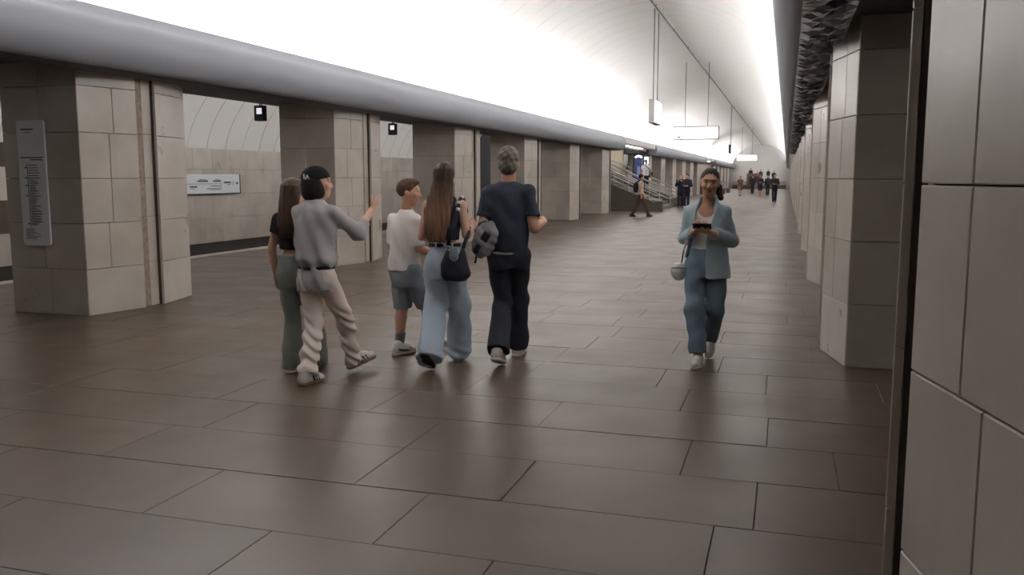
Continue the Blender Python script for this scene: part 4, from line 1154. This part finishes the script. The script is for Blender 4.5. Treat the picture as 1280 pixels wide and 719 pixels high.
# shoulder bag: top-level, hangs behind her right hip
pb = empty('shoulder_bag', (-2.71, 6.84, 0), R(8)); tag(pb, 'black slouchy shoulder bag hanging on the long-haired woman\'s right hip', 'bag')
v = Vol((-0.02, -0.34, 0.68), (0.30, -0.03, 1.10), 0.006)
v.loft([(0.735, 0.125, -0.165, 0.09, 0.045), (0.77, 0.125, -0.168, 0.118, 0.062), (0.84, 0.125, -0.168, 0.118, 0.060), (0.93, 0.125, -0.165, 0.098, 0.045), (1.0, 0.125, -0.16, 0.07, 0.026), (1.04, 0.12, -0.155, 0.05, 0.016)], 0, e=2.6)
v.ell((0.125, -0.16, 1.03), (0.055, 0.2, 0.10), None, 0.02, 'sub')
v.folds(fold_fn(0.003, 26, 14, 1)); bg = v.build('bag_body', 'black_bag', pb)
mb = MB().tube([(0.06, -0.16, 1.0), (0.09, -0.145, 1.15), (0.13, -0.115, 1.28), (0.145, -0.07, 1.385), (0.15, -0.01, 1.415), (0.155, 0.04, 1.39), (0.17, 0.09, 1.28)], [0.018, 0.017, 0.016, 0.016, 0.016, 0.016, 0.015], 8)
st_ = mb.build('strap', 'black_bag', pb, True)
MB().tube([(0.19, -0.16, 1.0), (0.205, -0.13, 1.06), (0.215, -0.05, 1.12), (0.20, 0.05, 1.16)], 0.015, 8).build('strap', 'black_bag', pb, True)
for k in range(3):
    a, c = [((0.135, -0.105, 1.30), (0.139, -0.095, 1.325)), ((0.142, -0.082, 1.355), (0.145, -0.066, 1.385)), ((0.147, -0.035, 1.405), (0.150, -0.012, 1.415))][k]
    MB().tube([a, c], 0.0185, 8).build('white_stripe', 'white_tee', st_, True)
MB().bbox(0.04, 0.085, -0.195, -0.17, 1.005, 1.025, 0.003).build('buckle', 'steel', st_)
v = Vol((0.05, -0.26, 0.84), (0.2, -0.15, 1.02), 0.005); v.ell((0.125, -0.207, 0.95), (0.04, 0.02, 0.07), None, 0); v.build('grey_patch', 'grey_patch', bg)

# ---- man in black T-shirt -----------------------------------------------------------------------------------
p = person((-2.25, 7.15, 0), 9, 'tall man with greying hair in black T-shirt and black trousers seen from behind')
b = Vol((-0.45, -0.48, 0.02), (0.48, 0.55, 1.88), HB)
hc = (-0.005, 0.03, 1.700); Rm = rotm(3, -3)
torso(b, 0.98, 1.465, 0.15, 0.10, (0, 0.015)); b.cap((0, 0.01, 1.5), (0, 0.015, 1.64), 0.062, 0.057, 0.03); T = head(b, hc, Rm, 1.13)
shL, elL, wrL = (-0.168, 0, 1.445), (-0.215, -0.05, 1.15), (-0.225, 0.07, 0.96); shR, elR, wrR = (0.168, 0, 1.445), (0.225, -0.05, 1.15), (0.27, 0.19, 1.19)
for q in ((shL, elL, wrL), (shR, elR, wrR)): arm(b, *q, (0.052, 0.042, 0.029))
b.cap(shL, shR, 0.045, 0.045, 0.03)
hand(b, wrL, (0.35, -0.5, -0.6), (0.7, -0.2, 0.4), (0.4, 0.7, 0.2), curl=(0.5, 0.6, 0.4)); hand(b, wrR, (0.12, 0.9, 0.2), (-0.7, 0, -0.4), (0, -0.2, 0.9), curl=(0.5, 0.6, 0.5))
hipL, knL, anL = (-0.09, 0, 0.95), (-0.055, 0.02, 0.51), (-0.045, -0.33, 0.13); hipR, knR, anR = (0.09, 0, 0.95), (0.07, 0.17, 0.52), (0.045, 0.24, 0.10)
leg(b, hipL, knL, anL, (-0.03, -0.2, 0.04), (0.085, 0.058, 0.04)); leg(b, hipR, knR, anR, (0.06, 0.38, 0.03), (0.085, 0.058, 0.04))
body = b.build('body', 'skin_tan', p); eyes(T, Rm, body, 1.13)
v = Vol((-0.40, -0.24, 0.90), (0.40, 0.26, 1.60), HC)
v.loft([(0.945, 0, 0, 0.170, 0.134), (1.05, 0, 0, 0.166, 0.132), (1.2, 0, 0.005, 0.172, 0.132), (1.35, 0, 0.01, 0.182, 0.132), (1.44, 0, 0.013, 0.165, 0.112), (1.50, 0, 0.014, 0.11, 0.085), (1.535, 0, 0.014, 0.08, 0.072)], 0.02); v.cap(shL, (0, 0.012, 1.49), 0.062, 0.055, 0.03); v.cap(shR, (0, 0.012, 1.49), 0.062, 0.055, 0.03)
for s_, e_ in ((shL, elL), (shR, elR)): v.cap(s_, vec(s_) * 0.33 + vec(e_) * 0.67, 0.064, 0.066, 0.03, flat=1)
v.folds(fold_fn(0.008, 14, 11, 0.9)); v.build('t_shirt', 'black_tee', p)
v = Vol((-0.22, -0.2, 0.9), (0.22, 0.2, 0.97), HC); v.loft([(0.925, 0, 0, 0.176, 0.130), (0.95, 0, 0, 0.176, 0.13)], 0); v.build('shirt_hem', 'pale_grey', p)
v = Vol((-0.28, -0.48, 0.02), (0.30, 0.46, 1.03), HC)
v.loft([(0.80, 0, 0, 0.145, 0.122), (0.92, 0, 0, 0.168, 0.128), (1.0, 0, 0, 0.158, 0.112)], 0.03)
for hp, kn, an, hem in ((hipL, knL, anL, (0, 0.01, 0.012)), (hipR, knR, anR, (0, 0.0, -0.025))):
    v.cap(vec(hp) - vec((0, 0, 0.03)), kn, 0.098, 0.078, 0.03); v.cap(kn, vec(an) + vec(hem), 0.078, 0.098, 0.03, flat=1)
v.folds(fold_fn(0.009, 17, 10, 0.2)); v.build('trousers', 'black_trousers', p)
shoe('shoe', (-0.05, -0.42, 0.085), (-0.03, -0.17, 0.0), p, up=(0, 0.3, 0.95), sole='sole_white', sc=1.1)
shoe('shoe', (0.04, 0.14, 0), (0.07, 0.43, 0), p, sc=1.1)
v = Vol(vec(hc) - 0.2, vec(hc) + 0.2, 0.005)
v.ell(T((0, -0.015, 0.034)), (0.092, 0.115, 0.103), Rm, 0); v.ell(T((0, -0.050, -0.03)), (0.082, 0.074, 0.078), Rm, 0.02)
v.plane(T((0, 0.075, 0.06)), Rm @ vec((0, 0.17, -0.135)))
v.folds(lambda x, y, z: 0.002 * np.sin(97 * x + 53 * y + 61 * z) + 0.002 * np.sin(130 * z - 71 * x + 40 * y)); v.build('hair', 'hair_grey', p)
pb = empty('carry_bag', (-2.25, 7.15, 0), R(9)); tag(pb, 'bulky grey bag with black patches held under the tall man\'s left arm', 'bag')
v = Vol((-0.36, -0.34, 0.84), (-0.01, 0.06, 1.26), 0.006)
tl = Matrix.Rotation(R(22), 3, 'Y')
v.ell((-0.17, -0.155, 1.075), (0.095, 0.075, 0.145), np.array(tl), 0); v.ell((-0.20, -0.15, 0.99), (0.08, 0.07, 0.09), np.array(tl), 0.05)
v.folds(lambda x, y, z: 0.007 * np.sin(60 * x + 30 * z) * np.sin(50 * z - 20 * y)); bg = v.build('bag_body', 'grey_bag', pb)
for c_, r_ in (((-0.160, -0.222, 1.085), (0.034, 0.014, 0.044)), ((-0.232, -0.212, 0.985), (0.024, 0.016, 0.042))):
    o = MB().bbox(-r_[0], r_[0], -r_[1], r_[1], -r_[2], r_[2], 0.008).build('black_patch', 'black_bag', bg); o.location = c_; o.rotation_euler = (R(4), R(32), R(-14))
MB().tube([(-0.14, -0.15, 1.19), (-0.17, -0.17, 1.22), (-0.22, -0.15, 1.2), (-0.25, -0.1, 1.13)], 0.012, 8).build('loop', 'grey_bag', bg, True)
MB().tube([(-0.25, -0.15, 0.93), (-0.255, -0.16, 0.88), (-0.26, -0.17, 0.86)], 0.01, 6).build('cord', 'black_bag', bg, True)

# ---- woman walking towards the camera ------------------------------------------------------------------------------
p = person((-0.63, 7.6, 0), 180, 'woman in open denim shirt and blue jeans walking forward with a phone')
b = Vol((-0.38, -0.42, 0.02), (0.38, 0.48, 1.70), HB)
hc = (-0.015, 0.03, 1.535); Rm = rotm(4, -6, -3)
torso(b, 0.90, 1.305, 0.132, 0.088, (0, 0.01), True); b.cap((0, 0.01, 1.33), (-0.01, 0.02, 1.47), 0.05, 0.045, 0.03); T = head(b, hc, Rm, 1.0, fem=True)
shR, elR, wrR = (0.138, 0, 1.285), (0.185, -0.01, 1.065), (0.085, 0.20, 1.13); shL, elL, wrL = (-0.138, 0, 1.285), (-0.205, -0.01, 1.05), (-0.045, 0.20, 1.12)
for q in ((shL, elL, wrL), (shR, elR, wrR)): arm(b, *q, (0.045, 0.037, 0.025))
b.cap(shL, shR, 0.04, 0.04, 0.03)
for s_ in (-1, 1): b.ell((s_ * 0.06, 0.075, 1.18), (0.058, 0.05, 0.058), None, 0.03)
hand(b, wrR, (-0.85, 0.35, 0.25), (-0.1, -0.25, 0.9), (0.2, 0.8, 0.3), curl=(0.6, 0.7, 0.5), sc=0.95); hand(b, wrL, (0.8, 0.35, 0.28), (0.1, -0.25, 0.9), (-0.2, 0.8, 0.3), curl=(0.6, 0.7, 0.5), sc=0.95)
hipR, knR, anR = (0.085, 0, 0.86), (0.075, 0.14, 0.475), (0.03, 0.20, 0.10); hipL, knL, anL = (-0.085, 0, 0.86), (-0.085, 0.03, 0.47), (-0.03, -0.27, 0.14)
leg(b, hipR, knR, anR, (0.03, 0.34, 0.03)); leg(b, hipL, knL, anL, (-0.03, -0.15, 0.04))
body = b.build('body', 'skin_tan', p); eyes(T, Rm, body, 1.0)
for s_ in (-1, 1):
    MB().tube([T((s_ * 0.014, 0.099, 0.026)), T((s_ * 0.03, 0.099, 0.032)), T((s_ * 0.05, 0.085, 0.025))], [0.002, 0.003, 0.0018], 6).build('eyebrow', 'hair_dark', body, True)
v = Vol(vec(T((0, 0.09, -0.065))) - 0.05, vec(T((0, 0.09, -0.065))) + 0.05, 0.003); v.ell(T((0, 0.0885, -0.0595)), (0.0225, 0.0105, 0.0062), Rm, 0); v.ell(T((0, 0.087, -0.0715)), (0.0185, 0.0105, 0.0065), Rm, 0.004); v.build('lips', 'lips', body)
v = Vol((-0.24, -0.2, 0.90), (0.24, 0.22, 1.42), HC)
v.loft([(0.93, 0, 0.0, 0.135, 0.104), (1.03, 0, 0.003, 0.13, 0.106), (1.15, 0, 0.012, 0.135, 0.116), (1.24, 0, 0.012, 0.135, 0.106), (1.33, 0, 0.01, 0.115, 0.075)], 0.02)
v.ell((0.0, 0.10, 1.345), (0.085, 0.12, 0.10), None, 0.01, 'sub'); v.folds(fold_fn(0.003, 20, 14, 1)); v.build('white_top', 'white_top', p)
v = Vol((-0.40, -0.26, 0.68), (0.40, 0.34, 1.46), HC)
v.loft([(0.735, -0.012, 0, 0.190, 0.156), (0.85, -0.008, 0, 0.190, 0.154), (1.0, 0, 0.0, 0.168, 0.140), (1.15, 0, 0.008, 0.162, 0.14), (1.25, 0, 0.01, 0.158, 0.122), (1.32, 0, 0.008, 0.13, 0.09), (1.37, 0, 0.0, 0.082, 0.072), (1.415, 0, -0.008, 0.072, 0.066)], 0.02); v.cap(shL, (0, 0.0, 1.33), 0.053, 0.05, 0.03); v.cap(shR, (0, 0.0, 1.33), 0.053, 0.05, 0.03)
# open front: a wedge that widens downwards on her right side
v.loft([(0.70, 0.11, 0.20, 0.115, 0.22), (0.95, 0.085, 0.2, 0.095, 0.2), (1.12, 0.045, 0.2, 0.06, 0.18), (1.25, 0.02, 0.19, 0.075, 0.17), (1.34, 0.0, 0.17, 0.08, 0.165), (1.45, 0.0, 0.12, 0.078, 0.12)], 0.01, 'sub', e=3)
v.plane((0, 0, 0.90), (0.0, 0.2, -1), (0.02, -0.3, 0.6), (0.4, 0.4, 0.93))
for s_, e_, w_ in ((shL, elL, wrL), (shR, elR, wrR)):
    q = vec(e_) * 0.22 + vec(w_) * 0.78
    v.cap(s_, e_, 0.056, 0.055, 0.03); v.cap(e_, q, 0.055, 0.046, 0.02, flat=1)
v.folds(fold_fn(0.006, 17, 13, 0.5)); dsh = v.build('denim_shirt', 'denim_shirt', p)
v = Vol((-0.28, -0.42, 0.05), (0.28, 0.42, 1.02), HC)
v.loft([(0.74, 0, 0, 0.145, 0.12), (0.85, 0, 0, 0.168, 0.128), (0.93, 0, 0, 0.152, 0.115), (0.985, 0, 0, 0.142, 0.112)], 0.03)
for hp, kn, an, hem in ((hipR, knR, anR, (0, 0.0, 0.01)), (hipL, knL, anL, (0, -0.01, 0.01))):
    v.cap(vec(hp) - vec((0, 0, 0.03)), kn, 0.092, 0.08, 0.03); v.cap(kn, vec(an) + vec(hem), 0.08, 0.072, 0.03, flat=1)
v.folds(fold_fn(0.009, 19, 10, 0.2)); v.build('jeans', 'blue_jeans', p)
shoe('shoe', (0.03, 0.125, 0.0), (0.035, 0.375, 0.0), p, sc=0.98); shoe('shoe', (-0.03, -0.35, 0.09), (-0.03, -0.13, 0.0), p, up=(0, 0.3, 0.95), sc=0.98)
v = Vol(vec(hc) - 0.2, vec(hc) + 0.2, 0.005)
v.ell(T((0, -0.016, 0.034)), (0.0775, 0.099, 0.087), Rm, 0); v.plane(T((0, 0.074, 0.074)), Rm @ vec((0, 0.165, -0.12))); v.folds(lambda x, y, z: 0.0015 * np.sin(230 * x + 50 * z))
v.cap(T((0.0, -0.10, 0.0)), T((-0.07, -0.10, -0.06)), 0.035, 0.035, 0.02); v.cap(T((-0.07, -0.10, -0.06)), T((-0.10, -0.03, -0.13)), 0.035, 0.024, 0.02)
v.build('hair', 'hair_dark', p)
ph = empty('phone', (-0.63, 7.6, 0), R(180)); tag(ph, 'dark phone held in both hands by the woman in denim', 'phone')
mb = MB().bbox(-0.075, 0.075, -0.0045, 0.0045, -0.036, 0.036, 0.004); o = mb.build('case', 'black', ph); o.location = (0.02, 0.262, 1.178); o.rotation_euler = (R(-50), 0, 0)
o2 = MB().box(-0.07, 0.07, -0.0055, -0.0045, -0.032, 0.032).build('screen', 'dark_metal', o)
pb = empty('crossbody_bag', (-0.63, 7.6, 0), R(180)); tag(pb, 'small white rounded bag hanging at the right hip of the denim-shirted woman', 'bag')
v = Vol((0.12, -0.12, 0.64), (0.36, 0.16, 0.92), 0.006); v.ell((0.225, 0.02, 0.775), (0.068, 0.055, 0.078), None, 0); v.loft([(0.78, 0.225, 0.02, 0.066, 0.052), (0.845, 0.22, 0.02, 0.05, 0.035)], 0.02); bg = v.build('bag_body', 'white_bag', pb)
MB().tube([(0.205, 0.03, 0.84), (0.185, 0.09, 0.95), (0.165, 0.11, 1.02), (0.13, 0.10, 1.12), (0.10, 0.08, 1.24), (0.08, 0.02, 1.36)], 0.008, 6).build('strap', 'white_bag', bg, True)
MB().tube([(0.15, 0.073, 0.81), (0.225, 0.078, 0.815), (0.285, 0.055, 0.81)], 0.006, 6).build('flap_edge', 'pale_grey', bg, True)


# ------------------------------------------------------------------ people far down the hall
def far_person(loc, rz, label, Ht=1.72, top='charcoal', bottom='charcoal', hair='hair_black', skin='skin_tan', stride=0.18, sleeves=1.0, legs='trousers', arms='down', h=0.016, shoes='shoe_black', group='people farther down the hall', longhair=False):
    p = person(loc, rz, label); p['group'] = group
    k = Ht / 1.75; q = lambda *a: tuple(c * k for c in a)
    b = Vol(q(-0.42, -0.5, 0), q(0.42, 0.6, 1.8), h)
    torso(b, 0.93 * k, 1.41 * k, 0.16 * k, 0.105 * k); b.cap(q(0, 0.01, 1.42), q(0, 0.015, 1.56), 0.055 * k, 0.05 * k)
    Rm = rotm(0); head(b, q(0, 0.025, 1.63), Rm, k)
    L = []
    for s in (-1, 1):
        if arms == 'down': e_, w_ = (s * 0.235, -0.04 * s, 1.13), (s * 0.23, 0.08 - 0.1 * s, 0.88)
        elif arms == 'front': e_, w_ = (s * 0.24, -0.02, 1.13), (s * 0.1, 0.2, 1.12)
        else: e_, w_ = (s * 0.25, 0.02, 1.15), (s * 0.12, 0.17, 1.35)
        arm(b, q(s * 0.18, 0, 1.40), q(*e_), q(*w_), (0.047 * k, 0.038 * k, 0.027 * k)); L.append((s, e_, w_))
        d_ = vec(w_) - vec(e_); d_ /= np.linalg.norm(d_); hand(b, q(*w_), d_, (-s * 0.8, 0.2, 0.1), (0, 0.9, 0.2), sc=k * 1.05)
        an = (s * 0.06, s * stride, 0.09); leg(b, q(s * 0.09, 0, 0.9), q(s * 0.08, s * stride * 0.45 + 0.05, 0.49), q(*an), q(s * 0.06, s * stride + 0.13, 0.03))
    b.build('body', skin, p)
    v = Vol(q(-0.42, -0.4, 0.8), q(0.42, 0.4, 1.56), h)
    v.loft([tuple(c * k for c in t) for t in ((0.90, 0, 0, 0.175, 0.13), (1.1, 0, 0, 0.172, 0.13), (1.3, 0, 0.005, 0.19, 0.13), (1.42, 0, 0.01, 0.16, 0.10), (1.48, 0, 0.01, 0.08, 0.075))])
    for s, e_, w_ in L:
        a_ = q(s * 0.18, 0, 1.40)
        if sleeves >= 1: v.cap(a_, q(*e_), 0.066 * k, 0.058 * k, 0.03); v.cap(q(*e_), q(*w_), 0.056 * k, 0.046 * k, 0.02, flat=1)
        else: v.cap(a_, vec(a_) * 0.4 + vec(q(*e_)) * 0.6, 0.066 * k, 0.064 * k, 0.03, flat=1)
    v.build('top', top, p)
    v = Vol(q(-0.3, -0.45, 0.02), q(0.3, 0.5, 1.02), h)
    if legs == 'skirt': v.loft([tuple(c * k for c in t) for t in ((0.52, 0, 0.02, 0.2, 0.19), (0.8, 0, 0, 0.18, 0.14), (0.98, 0, 0, 0.155, 0.115))])
    else:
        v.loft([tuple(c * k for c in t) for t in ((0.76, 0, 0, 0.145, 0.12), (0.88, 0, 0, 0.172, 0.13), (0.98, 0, 0, 0.158, 0.115))])
        for s in (-1, 1):
            kn = q(s * 0.08, s * stride * 0.45 + 0.05, 0.49); an = q(s * 0.06, s * stride, 0.07)
            if legs == 'shorts': v.cap(q(s * 0.09, 0, 0.87), kn, 0.094 * k, 0.085 * k, 0.03, flat=1)
            else: v.cap(q(s * 0.09, 0, 0.87), kn, 0.094 * k, 0.074 * k, 0.03); v.cap(kn, an, 0.074 * k, 0.07 * k, 0.03, flat=1)
    v.build(legs, bottom, p)
    for s in (-1, 1):
        o = shoe('shoe', q(s * 0.06, s * stride - 0.09, 0), q(s * 0.06, s * stride + 0.18, 0), p, upper=shoes, sole='sole_dark', h=0.014)
    v = Vol(q(-0.16, -0.2, 1.2), q(0.16, 0.2, 1.82), h * 0.8)
    v.ell(q(0, 0.005, 1.67), vec((0.086, 0.108, 0.095)) * k, None, 0); v.ell(q(0, 0.125, 1.6), vec((0.075, 0.075, 0.11)) * k, None, 0.01, 'sub')
    if longhair: v.loft([tuple(c * k for c in t) for t in ((1.32, 0, -0.09, 0.08, 0.03), (1.5, 0, -0.07, 0.09, 0.05), (1.68, 0, -0.03, 0.08, 0.06))], 0.02)
    v.build('hair', hair, p)
    return p


far_person((-5.54, 35.1, 0), -70, 'man in beige shirt and brown trousers striding past the foot of the stairs', 1.68, 'beige_shirt', 'brown_trousers', 'hair_black', stride=0.34, sleeves=0.5, h=0.014)
t = empty('backpack', (-5.54, 35.1, 0), R(-70)); tag(t, 'dark backpack on the man striding past the stairs', 'backpack')
v = Vol((-0.22, -0.36, 0.9), (0.22, 0.0, 1.45), 0.016); v.loft([(0.96, 0, -0.19, 0.13, 0.07), (1.05, 0, -0.2, 0.15, 0.09), (1.28, 0, -0.19, 0.145, 0.085), (1.38, 0, -0.17, 0.11, 0.05)], 0, e=2.8); bp_ = v.build('pack', 'charcoal', t)
for s in (-1, 1): MB().tube([(s * 0.1, -0.14, 1.37), (s * 0.12, 0.0, 1.47), (s * 0.12, 0.12, 1.36), (s * 0.13, 0.13, 1.15), (s * 0.13, -0.08, 1.0)], 0.016, 6).build('strap', 'charcoal', t, True)
far_person((-7.15, 46.9, 0.735), 215, 'man in white shirt with a dark shoulder bag coming down the stairs', 1.74, 'white_shirt', 'charcoal', 'hair_grey', stride=0.06, sleeves=0.5, arms='down')
t = empty('shoulder_bag', (-7.15, 46.9, 0.735), R(215)); tag(t, 'dark bag at the side of the white-shirted man on the stairs', 'bag')
v = Vol((-0.5, -0.2, 0.75), (-0.1, 0.25, 1.2), 0.016); v.loft([(0.82, -0.29, 0.05, 0.07, 0.15), (0.95, -0.29, 0.05, 0.085, 0.17), (1.10, -0.28, 0.05, 0.06, 0.15)], 0, e=2.8); v.build('bag_body', 'black_bag', t)
MB().tube([(-0.27, 0.05, 1.1), (-0.15, 0.15, 1.25), (0.05, 0.15, 1.4), (0.12, 0.02, 1.5), (0.05, -0.14, 1.38), (-0.2, -0.16, 1.15), (-0.28, 0.0, 1.1)], 0.018, 6).build('strap', 'black_bag', t, True)
far_person((-4.86, 45.7, 0), 172, 'person in navy suit-like dark clothes with white collar left of the denim-shirted woman', 1.74, 'navy_suit', 'navy_suit', 'hair_dark', 'skin', stride=0.1, arms='front', shoes='shoe_white')
far_person((-5.22, 46.2, 0), 172, 'fair-haired person in dark clothes close behind the navy-clad person', 1.72, 'navy_suit', 'charcoal', 'hair_grey', 'skin', stride=0.1, arms='up', longhair=True)
far_person((-3.68, 75.5, 0), 180, 'distant person in brown top and olive skirt left of the crowd', 1.62, 'brown_top', 'olive', 'hair_brown', stride=0.12, legs='skirt', sleeves=0.5, h=0.02, shoes='sole_gum')
far_person((-2.05, 74.0, 0), 180, 'distant person in dark jacket with bare legs and shorts', 1.74, 'charcoal', 'charcoal', 'hair_black', stride=0.14, legs='shorts', arms='front', h=0.02, shoes='skin_tan')
far_person((-0.72, 57.3, 0), 180, 'man in all dark clothes walking forward at the right of the distant crowd', 1.77, 'charcoal', 'navy_blue', 'hair_black', stride=0.12, arms='front', h=0.018)
far_person((-1.55, 78.0, 0), 180, 'dark-clad person half hidden behind the man in all dark clothes', 1.72, 'navy_blue', 'charcoal', 'hair_black', stride=0.12, h=0.022)
far_person((-3.0, 84.0, 0), 180, 'tiny dark figure between the brown-topped person and the bare-legged one', 1.70, 'charcoal', 'charcoal', 'hair_black', stride=0.1, h=0.024)
for i, (x, lab, tp) in enumerate(((-4.75, 'leftmost tiny figure standing on the end steps', 'charcoal'), (-4.1, 'second tiny figure from the left on the end steps', 'navy_blue'),
                                  (-3.3, 'third tiny figure from the left on the end steps', 'charcoal'), (-2.75, 'fourth tiny figure from the left on the end steps', 'charcoal'), (-1.7, 'rightmost tiny figure standing on the end steps', 'navy_blue'))):
    st_k = (5, 3, 4, 5, 3)[i]; far_person((x + (0, 0.25, -0.1, 0.3, 0)[i], 121.5 + 0.4 * st_k + 0.2 if st_k < 5 else 124.6, 0.16 * (st_k + 1)), 180, lab, (1.78, 1.66, 1.74, 1.62, 1.76)[i], tp, 'charcoal', 'hair_black', stride=0.03, h=0.028, group='figures on the end steps')
